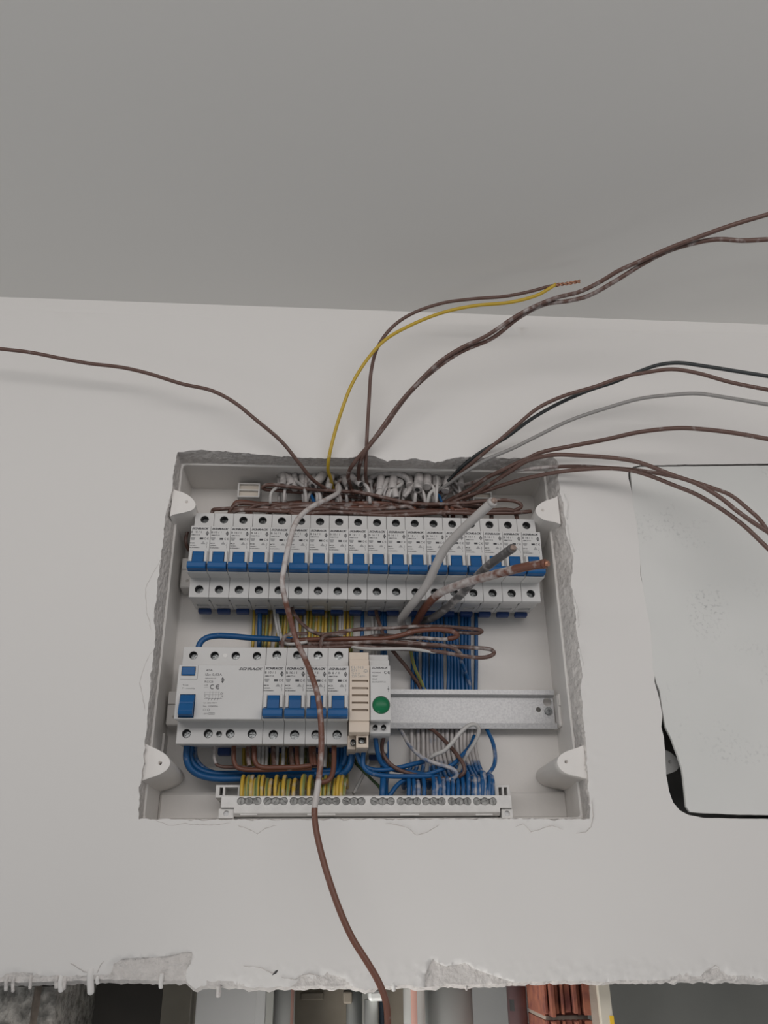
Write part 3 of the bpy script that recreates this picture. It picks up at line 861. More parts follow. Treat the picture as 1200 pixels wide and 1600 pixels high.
# ------------------------------------------------------------------ indicator lamp module
lx = LX+PITCHX*9
lp = empty('indicator_lamp', (lx, 60, LZ), 'grey lamp module with a round green lens at the end of the lower row', 'indicator lamp')
lprof = [(0, 23), (0, -22.6), (1, -23), (9, -22.6), (9, -31.8), (14, -33), (45, -33), (45, -41.5), (66, -40), (66, -18.6), (59.4, -18.6), (59.4, 18.4), (66, 18.4), (66, 38.5), (22, 38.5), (22, 31), (12, 31), (12, 23.4)]
b = prism(lprof, 0, .3, 17.2, .25)
b = bool_diff(b, [cyl((4.6, 8, -27.2), 1, 2.1, 9, 14), cyl((11.6, 8, -27.2), 1, 2.1, 9, 14), cyl((9.2, -1, -10.3), 1, 7.5, 3, 24)])
build('body', b, 'grey', lp, (0, YO, 0))
b = bmesh.new(); bmesh.ops.create_uvsphere(b, u_segments=24, v_segments=12, radius=7.2)
for v in b.verts: v.co = Vector((v.co.x+9.2, 1.0+v.co.z*.52*(1 if v.co.z > 0 else 1), v.co.y-10.3))
for f in b.faces: f.smooth = True
bmesh.ops.recalc_face_normals(b, faces=b.faces[:])
build('lens', b, 'green', lp, (0, YO, 0))
for x in (4.6, 11.6): build('terminal_screw', screw_head(x, 8.6, -27.2, 1.9), None, lp, (0, YO, 0), mats=['screw', 'well'])
build('rail_latch', box(2, 13.5, 61, 69, -44.5, -40, 1.0, 2), 'navy', lp, (0, YO, 0))
b = bmesh.new()
text(b, 'SCHRACK', 1.6, 20.2, 1.6, w=13.8, bold=.03, shear=.35); ce_mark(b, 11.9, 17.0, 2.6)
text(b, 'AZ100003', 1.9, 16.3, 1.2, w=7.4); text(b, '240VAC', 1.9, 13.4, 1.2, w=5.0); text(b, '20mA', 1.9, 10.9, 1.2, w=4.0); text(b, 'IEC/EN60947-5-1', 1.9, 8.4, 1.1, w=11.4)
arc(b, (15.4, 3.0), .6, 0, 360, .3, 8); line(b, (15.4, 5.4), (15.4, .6), .25)
build('printed_label', b, 'ink', lp, (0, YO, 0))

# ------------------------------------------------------------------ earth and neutral terminal bar
tb = empty('terminal_bar', (158, BACK, -215), 'long white terminal bar with thirty screws along the bottom of the box', 'terminal bar')
yF = 16.0


def bx(x, y=1253): p = at(x, y, yF); return p.x, p.z


zt = at(560, 1243.5, yF).z; zb = at(560, 1270, yF).z; xl, xr = at(345, 1260, yF).x, at(800, 1260, yF).x
b = prism([(yF, zt), (yF, zb), (yF+3.5, zb-2.2), (yF+24, zb-2.6), (yF+24, zt-3), (yF+5, zt), (yF+1.5, zt+.2)], 0, xl, xr, .25)
groups = [(376.4, 389, 402.3), (417.5, 430.5, 443.6), (458.6, 471.5, 484.4), (499.5, 512.6, 525.5), (540.7, 553.3, 565), (584.3, 597.7, 611), (626, 639, 652), (665, 678, 690.7), (705.7, 718.3, 730.7), (745, 757.7, 770.7)]
cuts = [box(xl-1, at(366, 1260, yF).x, yF-2, yF+40, zb-8, at(355, 1262, yF).z), box(at(781, 1260, yF).x, xr+1, yF-2, yF+40, zb-8, at(790, 1262.5, yF).z)]
for gq in groups:
    y = 1251.5+(gq[1]-389)*0.0015
    a, c = at(gq[0], y, yF), at(gq[2], y, yF)
    cuts.append(box(a.x, c.x, yF-1, yF+4.5, a.z-2.2, a.z+2.2))
    for q in gq: p = at(q, y, yF); cuts.append(cyl((p.x, yF-1, p.z), 1, 3.15, 5.5, 16))
build('carrier', bool_diff(b, cuts), 'white', tb, world=True)
for gq in groups:
    y = 1251.5+(gq[1]-389)*0.0015
    for q in gq:
        p = at(q, y, yF); s = cyl((p.x, yF+1.4, p.z), 1, 2.75, 4, 12)
        c = box(-2.1, 2.1, yF+.5, yF+2.2, -.4, .4); bmesh.ops.rotate(c, verts=c.verts, cent=(0, 0, 0), matrix=Matrix.Rotation(rnd.uniform(0, 3), 3, 'Y')); bmesh.ops.translate(c, verts=c.verts, vec=(p.x, 0, p.z))
        build('clamp_screw', bool_diff(s, [c]), 'clamp', tb, world=True)
build('brass_strip', box(xl+8, xr-8, yF+4.6, yF+8, zt-9.5, zt-2.5), 'tan', tb, world=True)
build('base', box(xl+10, xr-10, yF+10, 69.5, zb-3.8, zb+4, .4), 'white', tb, world=True)
for cx0, cx1 in ((338, 376), (772, 797)):
    a, c = at(cx0, 1227, 44), at(cx1, 1247, 44)
    q = box(a.x, c.x, 42, 69.5, c.z, a.z, .3); q = bool_diff(q, [box(a.x+3.2, a.x+6, 40, 58, c.z+2, a.z-1.8), box(a.x+7.8, c.x-2.4, 40, 58, c.z+2, a.z-1.8)])
    build('end_clip', q, 'white', tb, world=True)
for cx0, cx1 in ((342, 365), (783, 802)):
    a, c = at(cx0, 1263, 19), at(cx1, 1279, 19)
    q = box(a.x, c.x, 18.5, 46, c.z, a.z-.2, .4); hx, hz = (a.x+c.x)/2, (a.z+c.z)/2
    q = bool_diff(q, [cyl((hx, 17, hz), 1, 2.3, 6, 14)])
    build('foot', q, 'white', tb, world=True); build('foot_screw', cyl((hx, 20.5, hz), 1, 2.2, 1.5, 12), 'rail', tb, world=True)
for x0, x1 in ((375, 402), (480, 524), (625, 655), (743, 770)):
    a, c = at(x0, 1271.5, yF+1), at(x1, 1274, yF+1)
    build('clip_tab', box(a.x, c.x, yF+.6, yF+6, c.z, a.z, .2), 'white', tb, world=True)

# ------------------------------------------------------------------ loose wires that leave the box
def copper_tip(parent, P, r, n=5):
    return build('bare_copper', tube(smoothpath(P, n), r, 8), 'copper', parent, world=True)


wire('brown_wire', 'long brown wire running from the box up to the left edge', px((538, 778, 42), (520, 768, 36), (505, 761, 26), (487, 748, 8), (466, 722, -10), (440, 690, -20), (400, 656, -30), (365, 628, -35), (330, 610, -38), (285, 600, -40), (230, 583, -40), (190, 574, -40), (140, 568, -42), (95, 560, -45), (50, 551, -48), (0, 545, -50), (-60, 538, -52)), 1.75, BROWN, dust=.06, n=4)
yw = wire('yellow_wire', 'single yellow wire rising from the box, its tip twisted to a brown one', px((528, 776, 44), (520, 762, 38), (517, 748, 22), (512.5, 734, 6), (514, 715, -8), (522, 680, -16), (535, 638, -25), (550, 600, -32), (575, 560, -40), (602, 531, -45), (640, 509, -52), (690, 489, -58), (740, 478, -64), (800, 472, -72), (840, 461, -78), (858, 451, -82), (869, 444, -84)), 1.7, YELLOW, dust=.03)
p0 = [at(868, 445, -84), at(880, 444, -86), at(893, 442, -88), at(906, 439.5, -90)]
for k in range(2):
    path = smoothpath(p0, 8); n = len(path)
    path = [p+Vector((0, math.cos(i*.75+k*math.pi)*1.0, math.sin(i*.75+k*math.pi)*1.0)) for i, p in enumerate(path)]
    build('bare_copper', tube(path, .85, 6), 'copper', yw, world=True)
wire('brown_wire', 'brown wire rising beside the yellow one, ending at its twisted copper tip', px((580, 782, 46), (577, 768, 38), (572, 750, 22), (571.5, 732, 0), (573, 690, -16), (577, 620, -26), (580, 580, -32), (589, 545, -42), (610, 514, -48), (640, 492, -54), (690, 474, -60), (740, 467, -66), (790, 463, -74), (830, 455, -80), (858, 447.5, -84), (872, 445.5, -86), dy=5), 1.7, BROWN, dust=.06)
patch = lambda a, b, s=.5: (lambda t, p: s if a < t < b else .16)
wire('brown_wire', 'upper of two brown wires climbing together to the ceiling on the right', px((552, 776, 44), (549, 764, 38), (544, 742, 16), (553, 724, -2), (585, 685, -18), (622, 633, -32), (652, 599, -42), (690, 563, -54), (722, 543, -64), (760, 525, -76), (800, 498, -88), (830, 481, -97), (870, 465, -110), (905, 456, -122), (935, 442, -132), (965, 424, -144), (1000, 408, -155), (1050, 386, -170), (1090, 371, -182), (1140, 353, -195), (1200, 335, -205), (1260, 318, -210)), 2.0, BROWN, dust=patch(.45, .66, .26))
wire('brown_wire', 'lower of two brown wires climbing to the ceiling, flattening out at right', px((568, 776, 44), (564, 762, 36), (560, 740, 14), (568, 710, -14), (600, 668, -28), (640, 614, -38), (680, 577, -52), (720, 550, -64), (770, 528, -78), (810, 497, -91), (850, 476, -104), (890, 470, -118), (920, 462, -127), (960, 440, -142), (1000, 415, -155), (1040, 394, -168), (1080, 381, -180), (1120, 374, -188), (1160, 376, -192), (1200, 374, -196), (1260, 370, -200), dy=5.5), 2.0, BROWN, dust=patch(.45, .66, .26))
wire('black_wire', 'black wire arching out of the box towards the upper right', px((672, 783, 46), (690, 762, 36), (706, 746, 22), (722, 729, 4), (752, 706, -14), (790, 684, -24), (830, 655, -34), (870, 632, -42), (920, 610, -52), (960, 597, -60), (1000, 580, -70), (1030, 570, -78), (1060, 567, -84), (1100, 572, -90), (1150, 580, -96), (1200, 588, -102), (1260, 598, -106), dy=6), 1.8, BLACK, dust=.05)
wire('brown_wire', 'brown wire running along the black one, dropping below it at right', px((660, 786, 46), (684, 772, 38), (704, 754, 26), (724, 735, 6), (755, 709, -14), (785, 684, -26), (805, 667, -32), (840, 638, -40), (880, 619, -48), (930, 604, -57), (970, 590, -65), (1010, 582, -74), (1050, 577, -82), (1090, 583, -88), (1140, 597, -94), (1200, 609, -100), (1260, 620, -104)), 1.8, BROWN, dust=.08)
wire('grey_wire', 'pale grey wire arching out of the box beneath the black one', px((655, 778, 46), (675, 771, 38), (700, 757, 24), (722, 741, 6), (762, 717, -14), (800, 701, -22), (840, 681, -30), (890, 657, -40), (940, 640, -50), (1000, 623, -60), (1050, 617, -70), (1090, 615, -76), (1140, 622, -84), (1200, 632, -90), (1260, 640, -95)), 1.75, GREY, dust=.12)
wire('brown_wire', 'uppermost of the brown wires bending right across the recess corner', px((690, 788, 46), (705, 780, 40), (720, 772, 32), (736, 764, 24), (758, 748, 12), (780, 737, 0), (803, 726, -8), (823, 717, -14), (845, 707, -20), (893, 697, -30), (945, 687, -40), (1000, 675, -50), (1060, 669, -62), (1100, 671, -70), (1150, 677, -78), (1200, 686, -85), (1260, 697, -90)), 2.05, BROWN, dust=.1)
wire('brown_wire', 'brown wire leaving the recess corner, then drooping over the cover board', px((700, 790, 46), (722, 782, 40), (748, 768, 28), (770, 754, 16), (795, 738, 2), (822, 721, -12), (845, 714, -20), (870, 710.5, -26), (900, 711.5, -32), (962, 716, -42), (1000, 723, -48), (1050, 742, -55), (1087, 755, -60), (1125, 777, -64), (1150, 797, -66), (1178, 817, -68), (1200, 831, -69), (1250, 862, -70), dy=-6), 2.05, BROWN, dust=.1)
wire('brown_wire', 'plaster-streaked brown wire, highest over the cover board at the far right', px((690, 782, 48), (705, 766, 40), (720, 759, 34), (740, 754, 26), (770, 742, 12), (795, 737, -4), (837, 731.5, -16), (878, 729, -24), (915, 729, -30), (950, 731, -36), (985, 733.5, -40), (1030, 740, -46), (1075, 750, -52), (1112, 762, -57), (1142, 774, -61), (1165, 792, -64), (1187, 812, -67), (1204, 836, -69), (1225, 866, -70), dy=5), 1.9, BROWN, dust=lambda t, p: .42 if t < .38 else .1)
wire('brown_wire', 'lowest brown wire drooping across the cover board to the right edge', px((670, 800, 48), (695, 790, 42), (720, 779, 36), (738, 772.5, 30), (762, 766, 22), (787, 757.5, 10), (820, 748, -4), (870, 738, -20), (910, 733.5, -28), (955, 732, -36), (990, 736, -42), (1020, 745, -47), (1050, 757, -52), (1087, 772, -57), (1125, 794, -62), (1162, 821, -66), (1200, 857, -70), (1240, 895, -72), dy=-1), 2.0, BROWN, dust=.1)
lw = wire('brown_wire', 'long brown wire hanging in front of the breakers down past the wall', px((515, 752, 46), (525, 755, 38), (530, 762, 28), (528, 770, 18), (513, 779, 4), (487, 792, -12), (468, 808, -22), (459, 824, -28), (450, 857, -32), (444, 887, -33), (441, 910, -32), (446, 938, -28), (453, 965, -20), (463, 1000, -16), (475, 1026, -20), (488, 1058, -26), (497, 1090, -29), (501.5, 1130, -30), (502, 1170, -30), (499, 1210, -30), (495, 1240, -31), (491.5, 1265, -33), (493, 1290, -36), (500, 1325, -39), (512, 1368, -42), (530, 1420, -45), (550, 1465, -47), (575, 1505, -49), (592, 1535, -50), (603, 1565, -51), (606, 1600, -52), (604, 1660, -53)), 2.35, REDB, dust=lambda t, p: .62 if t < .13 else (.44 if t < .30 else (.36 if t < .36 else (.10 if t < .62 else (.55 if t < .675 else .05)))))

# three thick cut conductors
def thick(name, label, P, r, mat, tipc, dust):
    path = smoothpath(px(*P), 6)
    o = build(name, tube(path, r, 14, dust), mat, world=True); tag(o, label, 'cable')
    d = (path[-1]-path[-3]).normalized(); e = path[-1]
    build('conductor', tube([e-d*3, e+d*.5, e+d*3.0], r*.62, 10), tipc, o, world=True)
    rim = tube([e-d*2.5, e-d*1, e+d*.6], r*1.05, 14); build('cut_collar', rim, mat, o, world=True)
    return o


thick('thick_cable', 'thick whitish cut cable standing highest in front of the upper breakers', [(632, 985, 58), (627, 970, 46), (634, 957, 30), (650, 937, 8), (668, 912, -12), (681, 884, -32), (693, 861, -46), (712, 838, -62), (740, 811, -82), (770, 784, -100)], 3.8, PALE, 'tip', .18)
thick('thick_cable', 'thick dark grey cut cable, middle of the three in front of the breakers', [(652, 990, 66), (656, 974, 57), (677, 965, 34), (700, 948, 14), (719, 930, -4), (735, 913, -22), (748, 898, -40), (764, 883, -56), (782, 870, -74), (800, 857, -90)], 3.6, DGREY, 'tip', lambda t, p: .24 if .3 < t < .85 else .1)
thick('thick_cable', 'thick plaster-coated brown cut cable pointing right with a bright copper end', [(640, 992, 60), (650, 974, 46), (662, 952, 24), (676, 936, 2), (692, 924, -16), (720, 913, -36), (757, 902, -58), (787, 894, -74), (825, 885, -90), (852, 881, -100)], 3.6, REDB, 'copper', lambda t, p: .42 if .42 < t < .74 else (.30 if .36 < t < .82 else .12))
for c0 in ((654, 947, 12), (662, 953, 24)):
    pass

# ------------------------------------------------------------------ brown wires lying on top of the upper row
GB = 'brown wires bundled along the top of the upper breakers'
LB = 'brown wire lying in the long bundle on top of the upper breakers'
r2 = random.Random(11)
hooks = [(331, 337, 796), (358, 372, 787), (386, 404, 789), (418, 432, 790), (587, 600, 790), (726, 712, 791)]
HL = ['brown wire hooking down into the left end breaker from the top bundle', 'brown wire hooking down into the second breaker of the upper row', 'brown wire hooking down into the third breaker of the upper row', 'brown wire hooking down into the fourth breaker of the upper row', 'brown wire hooking down into the tenth breaker of the upper row', 'brown wire hooking down into the fifteenth breaker of the upper row']
for k, (x, x2, y) in enumerate(hooks):
    s = 1 if x2 > x else -1; L = [520, 560, 600, 560, 680, 600][k]
    P = [(x, 812, 34), (x, 804, 33), (x+s*2, 797, 31), (x2, y, 29)]
    n = 5
    for j in range(1, n+1): P.append((x2+(L-x2)*j/n, y+(1 if k % 2 else -1)*1.5*math.sin(j*1.3)+(790-y)*j/n*.5, 30+k*1.5+2*math.sin(j+k)))
    wire('brown_wire', HL[k], px(*P), 1.9, BROWN, 'brown wires hooking down into the upper breakers', dust=.12, n=4)
for k in range(11):
    y0 = [786, 789, 792, 795, 798, 801, 788, 794, 799, 784, 803][k]; x0 = [370, 400, 430, 400, 430, 372, 460, 430, 490, 520, 460][k]; x1 = [640, 690, 760, 735, 800, 742, 700, 640, 720, 690, 690][k]
    Y = [50, 44, 38, 32, 26, 22, 34, 24, 42, 46, 20][k]
    P = [(x0-9, 812, 33+k*.6), (x0-9, 804, 33+k*.5), (x0-6, (y0+798)/2, Y)]
    m = 8
    for j in range(m+1):
        xx = x0+(x1-x0)*j/m; P.append((xx, y0+(xx-560)*.008+2.4*math.sin(j*1.1+k*2.1), Y+3*math.sin(j*.9+k)))
    P += [(x1+7, y0+8, 30), (x1+8, 813, 32)]
    wire('brown_wire', LB, px(*P), 2.15, BROWN if k % 3 else REDB, GB, dust=[.05, .14, .08, .2, .05, .12, .15, .2, .06, .14, .16][k], n=4)
wire('brown_wire', 'brown wire doubled back in a flat loop beside the left cable holder', px((610, 781, 34), (560, 770, 32), (520, 767, 30), (480, 764, 28), (453, 760.5, 27), (427, 757.5, 26), (414, 758.5, 27), (410.5, 761.5, 29), (414, 764.5, 32), (427, 765.5, 34), (455, 768, 36), (500, 772, 38), (560, 777, 40), (620, 784, 42)), 1.9, BROWN, dust=.12)
wire('brown_wire', 'brown wire sloping from the cable entry into the top bundle', px((548, 767, 28), (580, 773, 27), (610, 780, 26), (640, 786, 26), (670, 788, 27), (700, 787, 28), (730, 786, 30), (755, 789, 32)), 2.0, BROWN, dust=.18)
wire('brown_wire', 'brown wire doubled back in a loop at the right end of the top bundle', px((690, 790, 30), (720, 787, 30), (748, 783.5, 28), (770, 782, 26), (790, 781.5, 24), (805, 783.5, 23), (813, 787.5, 23), (814.5, 791.5, 24), (808, 796, 26), (795, 799, 28), (770, 801, 30), (730, 800, 32), (690, 798, 34)), 1.85, BROWN, dust=.12)
wire('brown_wire', 'brown wire end pointing right out of the top bundle', px((660, 799, 24), (700, 800, 24), (740, 801.5, 24), (775, 801.5, 24), (805, 801, 25), (830, 799, 26)), 2.1, BROWN, dust=.1)
wire('brown_wire', 'thin brown wire bowed out beside the left end breaker', px((301, 818, 50), (295, 826, 44), (291, 838, 42), (291, 850, 44), (295, 860, 50)), 1.6, BROWN, dust=.1)

# ------------------------------------------------------------------ plaster-spattered cables crammed into the entry
GS = 'plaster-spattered cable ends crammed into the top entry'
LS = 'short plaster-spattered grey cable end crammed in at the top of the box'
r3 = random.Random(23)
for k in range(24):
    x = 434+(716-434)*k/23+r3.uniform(-4, 4); Y = r3.uniform(44, 60)
    dx = r3.uniform(-17, 17); y1 = r3.uniform(756, 768)
    P = px((x, 724, Y+6), (x+r3.uniform(-2, 2), 740, Y-8), (x+dx*.4, 750, Y-15), (x+dx, y1, Y-19))
    o = wire('cable_end', '%s from the left of the plaster-spattered cable ends crammed into the top entry' % ORDW[k], P, r3.uniform(3.2, 5.0), GREY, GS, dust=r3.uniform(.30, .5), cat='cable', sides=9)
    e = P[-1]; d = (P[-1]-P[-2]).normalized()
    if k % 3 == 0: build('open_end', tube([e-d*.5, e+d*.15], 2.5, 8), 'hole', o, world=True)
LC = 'thin core emerging from the cable ends at the top of the box'
for k in range(64):
    x = 438+(716-438)*k/63+r3.uniform(-4, 4); Y = r3.uniform(36, 56)
    dx = r3.uniform(-24, 24); y0 = r3.uniform(742, 756); bx_ = r3.uniform(-9, 9)
    P = px((x, y0-8, Y+2), (x+dx*.1+bx_, y0+6, Y-6), (x+dx*.8+bx_*.4, y0+17, Y-10), (x+dx, 787, Y-6))
    m, d = r3.choice([(WHITE, .3), (GREY, .42), (GREY, .35), (WHITE, .4), (BROWN, .25), (GREY, .3), (BROWN, .4), (WHITE, .2)])
    if k in (11, 36, 56): m, d = BLUE, .04; P = px((x-4, 762, 46), (x-2, 768, 40), (x+3, 775, 36), (x+8, 788, 34))
    nm, lb, gp = ('blue_wire', 'short blue core among the cable ends at the top of the box', 'blue cores in the top entry') if m is BLUE else (('brown_wire', 'short brown core among the cable ends at the top of the box', 'brown cores in the top entry') if m is BROWN else ('grey_wire', 'thin whitish core emerging from the cable ends at the top', 'whitish cores in the top entry'))
    wire(nm, lb, P, r3.uniform(1.5, 2.1), m, gp, dust=d, sides=7, n=4)
for P, lab, rr in (([(607, 749, 38), (600, 759, 33), (594, 768, 29), (590, 775, 28)], 'bright whitish cable stub slanting left in the middle of the entry', 3.2),
                   ([(609, 749, 40), (613, 757, 34), (617, 768, 30), (619, 778, 30)], 'bright whitish cable stub pointing down in the middle of the entry', 3.2),
                   ([(657, 748, 38), (648, 757, 32), (639, 767, 28), (631, 777, 28)], 'whitish cable stub slanting down left, right of the middle of the entry', 2.2),
                   ([(640, 772, 40), (640, 756, 36), (634, 746, 33), (620, 740, 32), (604, 739, 33), (588, 742, 36), (577, 748, 42)], 'flattened grey cable sheath arching over the middle of the entry', 3.0),
                   ([(437, 740, 44), (447, 746, 38), (454, 752, 34), (456, 758, 34)], 'torn grey cable sheath at the left end of the entry', 4.2)):
    wire('cable_end', lab, px(*P), rr, WHITE if 'bright' in lab else GREY, None, dust=.42, cat='cable', sides=9)

# ------------------------------------------------------------------ wires running down behind the devices
topx = [397, 412, 418, 424, 436, 441, 446, 451, 458, 470, 481, 486, 491, 495, 500, 504.5, 509, 515, 520, 527, 538, 544, 550]
lopx = [379, 384.5, 388, 393.5, 398.5, 403.5, 410, 417, 422.5, 431.5, 437, 444, 451, 460, 474, 484, 502, 508, 515, 523, 528.5, 534, 539]
GE = 'yellow and green earth wires ending on the terminal bar'
for k, (xt, xb_) in enumerate(zip(topx, lopx)):
    Z2 = 2.2 if k % 2 else 0.0; Y = 71.2+(.6 if k % 2 else -.6); hgt = 1214+(5 if k % 3 == 1 else 0)+(6 if k in (8, 10, 12) else 0)
    yl = [(xt, 925, Y), (xt+.2, 955, Y), (xt+(xb_-xt)*.12, 1010, Y), (xt+(xb_-xt)*.5, 1090, Y), (xt+(xb_-xt)*.9, 1165, Y), (xb_+2.0, 1195, Y), (xb_+3.0, 1218, 69), (xb_+3.4, 1230, 63), (xb_+3.2, 1228, 54), (xb_+2.6, hgt+2, 46+Z2), (xb_+1.2, hgt-1, 39+Z2), (xb_-.2, hgt+4, 33+Z2), (xb_-1.4, hgt+15, 29), (xb_-2, 1247, 28)]
    wire('earth_wire', '%s from the left of the yellow and green earth wires curling into the terminal bar' % ORDW[k], px(*yl), 1.6 if k != 14 else 2.2, EARTH, GE, dust=[.06, .16, .1, .24, .12][k % 5], n=4, spin=r3.uniform(0, 6.28), sides=8)
GW = 'whitened wires behind the breakers between the two rows'
for k, (x0, x1, Y) in enumerate(((429, 438, 62), (433, 441, 64), (455.5, 457, 70), (463, 466, 66), (476, 478, 70), (531.5, 531, 68), (535.5, 534, 70), (582, 583, 70), (588, 588, 71))):
    wire('white_wire', '%s from the left of the whitened wires hanging between the two breaker rows' % ORDW[k], px((x0-1, 930, Y), (x0, 958, Y), (x0+(x1-x0)*.4, 980, Y), (x1, 1005, Y), (x1, 1040, Y)), 1.5, WHITE, GW, dust=.2, n=3)
wire('blue_wire', 'blue wire hanging straight down left of the yellow earth wires', px((406, 925, 66), (406, 955, 65), (405.5, 985, 65), (404.5, 1040, 66)), 2.2, BLUE, dust=.04)
wire('blue_wire', 'blue wire hanging right of the yellow earth wires, under the ninth breaker', px((566.5, 925, 68), (566.5, 955, 68), (566, 985, 68), (564, 1040, 70)), 1.8, BLUE, dust=.04)
for x, lab in ((597, 'left of two adjoining blue wires hanging above the green lamp'), (601.5, 'right of two adjoining blue wires hanging above the green lamp')):
    wire('blue_wire', lab, px((x, 925, 69), (x, 955, 69), (x, 985, 70), (x+1, 1090, 71), (x+3, 1170, 70), (x+4, 1205, 62), (x+2, 1225, 44), (x+2, 1247, 30)), 1.8, BLUE, dust=.04)
wire('brown_wire', 'thin brown wire slanting down behind the right part of the upper row', px((586, 940, 62), (589, 962, 60), (595, 980, 56), (602, 1000, 52), (618, 1022, 54), (634, 1041, 58), (646, 1058, 66), (655, 1072, 71), (660, 1095, 72.5), (664, 1128, 72.5), (668, 1136, 69.5), (678, 1142, 60), (700, 1163, 48), (716, 1182, 40), (725, 1197, 36), (725, 1207, 36), (716, 1214, 38), (695, 1217, 40), (670, 1216, 40), (645, 1210, 38), (622, 1202, 36), (606, 1190, 36), (598, 1176, 36), (597, 1163, 30), (600.5, 1149, 22)), 1.75, BROWN, dust=.1)
tops = [646, 651, 662, 666.5, 674, 679, 684.5, 690, 697, 702, 707, 712, 722, 727.5, 733, 744]
mids = [645, 651, 662, 667, 674, 680, 685, 690, 701, 706, 711, 716, 722, 728, 733, 744]
lows = [643, 653, 661, 668, 673.5, 680, 685.5, 692, 699, 706, 714, 720.5, 726, 732, 737, 742.5]
lops = [637, 645, 661, 676, 686, 698.5, 706, 714, 722, 730, 737.5, 745, 752, 758, 763, 768]
GN = 'blue neutral wires dropping behind the bare rail to the terminal bar'


def neutral_dust(t, p):
    z = p.z
    return .66 if -171 < z < -139 else (.34 if -176 < z < -136 else (.05 if z > -180 else .14))


for k in range(16):
    Y = 71.4+(.9 if k % 2 else -.7); hg = 1216-(3 if k % 3 == 0 else 0)-(6 if k in (9, 12, 14) else 0)
    P = [(tops[k], 925, Y), (tops[k], 958, Y), (mids[k], 1040, Y), ((mids[k]+lows[k])/2, 1090, Y), (lows[k], 1135, Y), (lows[k]+.5, 1170, Y), (lows[k]+(lops[k]-lows[k])*.3, 1200, Y-4), (lops[k]-7, 1222, 66), (lops[k]-6, 1231, 59), (lops[k]-4.5, 1226, 51), (lops[k]-2.5, hg+2, 45), (lops[k]-.3, hg-.5, 40), (lops[k]+1.6, hg+6, 35), (lops[k]+2, hg+16, 31), (lops[k]+1.6, 1247, 30)]
    wire('blue_wire', '%s from the left of the blue wires whitened below the bare rail' % ORDW[k], px(*P), 1.85, BLUE, GN, dust=neutral_dust, n=6)
# extra loops pressed side by side at the bar
for k, (x0, hg) in enumerate(((652, 1219), (680.5, 1218), (692, 1217), (741, 1213), (748, 1214), (755.5, 1207))):
    wire('blue_wire', '%s from the left of the short dusty blue loops pressed against the terminal bar' % ORDW[k], px((x0-9, 1222, 62), (x0-4, hg+2, 52), (x0, hg, 42), (x0+1.5, hg+7, 34), (x0+2, 1232, 31), (x0+2, 1247, 30)), 1.85, BLUE, 'short blue loops at the terminal bar', dust=.24)

# ------------------------------------------------------------------ wires between the rows
wire('thick_blue_wire', 'thick blue wire arching out of the top left of the wide device', px((309, 1024, 34), (310, 1012, 34), (314, 1003, 34), (322, 997, 35), (338, 993.5, 38), (360, 994, 42), (395, 997, 48), (430, 998.5, 54), (470, 1001, 58)), 2.75, BLUE, dust=.04)
GM = 'brown wires bundled between the two rows'
wire('brown_wire', 'brown wire curving down from the upper row, its loop reaching furthest right at the top', px((455, 935, 58), (458, 955, 52), (466, 968, 46), (478, 980, 42), (490, 988, 40), (502, 991, 38), (515, 991, 37), (535, 987, 36), (560, 983.5, 35), (610, 981.5, 34), (650, 979, 33), (690, 979, 32), (717, 981, 31), (738, 982.5, 30), (749, 984, 29), (753, 986.5, 30), (749, 989, 32), (735, 989, 34), (715, 988, 36), (690, 986.5, 38)), 1.75, BROWN, dust=.22)
wire('brown_wire', 'brown wire with a tight loop in the upper middle bundle', px((455, 1001, 40), (500, 999, 38), (560, 998, 36), (600, 998, 34), (625, 993, 32), (650, 986, 30), (683, 983.5, 28), (702, 985, 27), (711, 988.5, 27), (714.5, 992, 28), (711, 996, 30), (700, 998, 32)), 2.3, REDB, dust=.06)
wire('brown_wire', 'plaster-streaked return strand of the tight loop between the rows', px((713, 994, 30), (704, 998, 32), (690, 999, 33), (660, 997, 34), (630, 996.5, 36), (600, 1000, 38), (560, 1004, 40), (510, 1004, 42), (465, 1003, 44)), 1.8, BROWN, dust=.40)
wire('brown_wire', 'brown wire with the lowest long loop, reaching furthest right between the rows', px((440, 1006, 42), (500, 1008, 38), (560, 1010, 34), (600, 1013, 32), (650, 1015, 30), (690, 1019, 28), (718, 1024, 27), (740, 1027, 26), (755, 1027.5, 25), (766, 1025, 25), (772, 1020.5, 26), (769, 1016, 28), (760, 1013.5, 30), (740, 1012, 32), (712, 1010.5, 34), (680, 1008, 36), (640, 1003, 38), (600, 1000, 40)), 1.85, BROWN, dust=.15)
wire('brown_wire', 'brown wire ending with a short down-turned bend in the middle bundle', px((480, 1006, 36), (540, 1005, 34), (600, 1003, 31), (650, 1006, 29), (690, 1008.5, 28), (706, 1012, 28), (716, 1018, 30), (721, 1024, 34), (722, 1028, 40)), 1.85, BROWN, dust=.22)
for k, (y0, x0, x1, Y) in enumerate(((1000, 440, 650, 48), (1003, 436, 640, 44), (1007, 446, 660, 40), (996, 500, 640, 46), (1010, 470, 690, 36))):
    P = [(x0+(x1-x0)*j/6, y0+1.6*math.sin(j*1.4+k*1.7)-(1.5 if j > 3 else 0), Y+2*math.sin(j+k)) for j in range(7)]
    wire('brown_wire', 'brown wire lying in the flat bundle between the two rows', px(*P), 1.85, REDB if k % 2 else BROWN, GM, dust=[.06, .12, .2, .25, .1][k], n=4)
for x, lab in ((441, 'brown wire hooking down into the breaker beside the wide device'), (501, 'brown wire hooking down into the third narrow lower breaker')):
    wire('brown_wire', lab, px((x, 1022, 32), (x, 1010, 31), (x+1, 1000, 30), (x+6, 993, 30), (x+16, 991, 32), (x+40, 990, 35)), 1.75, BROWN, dust=.2)
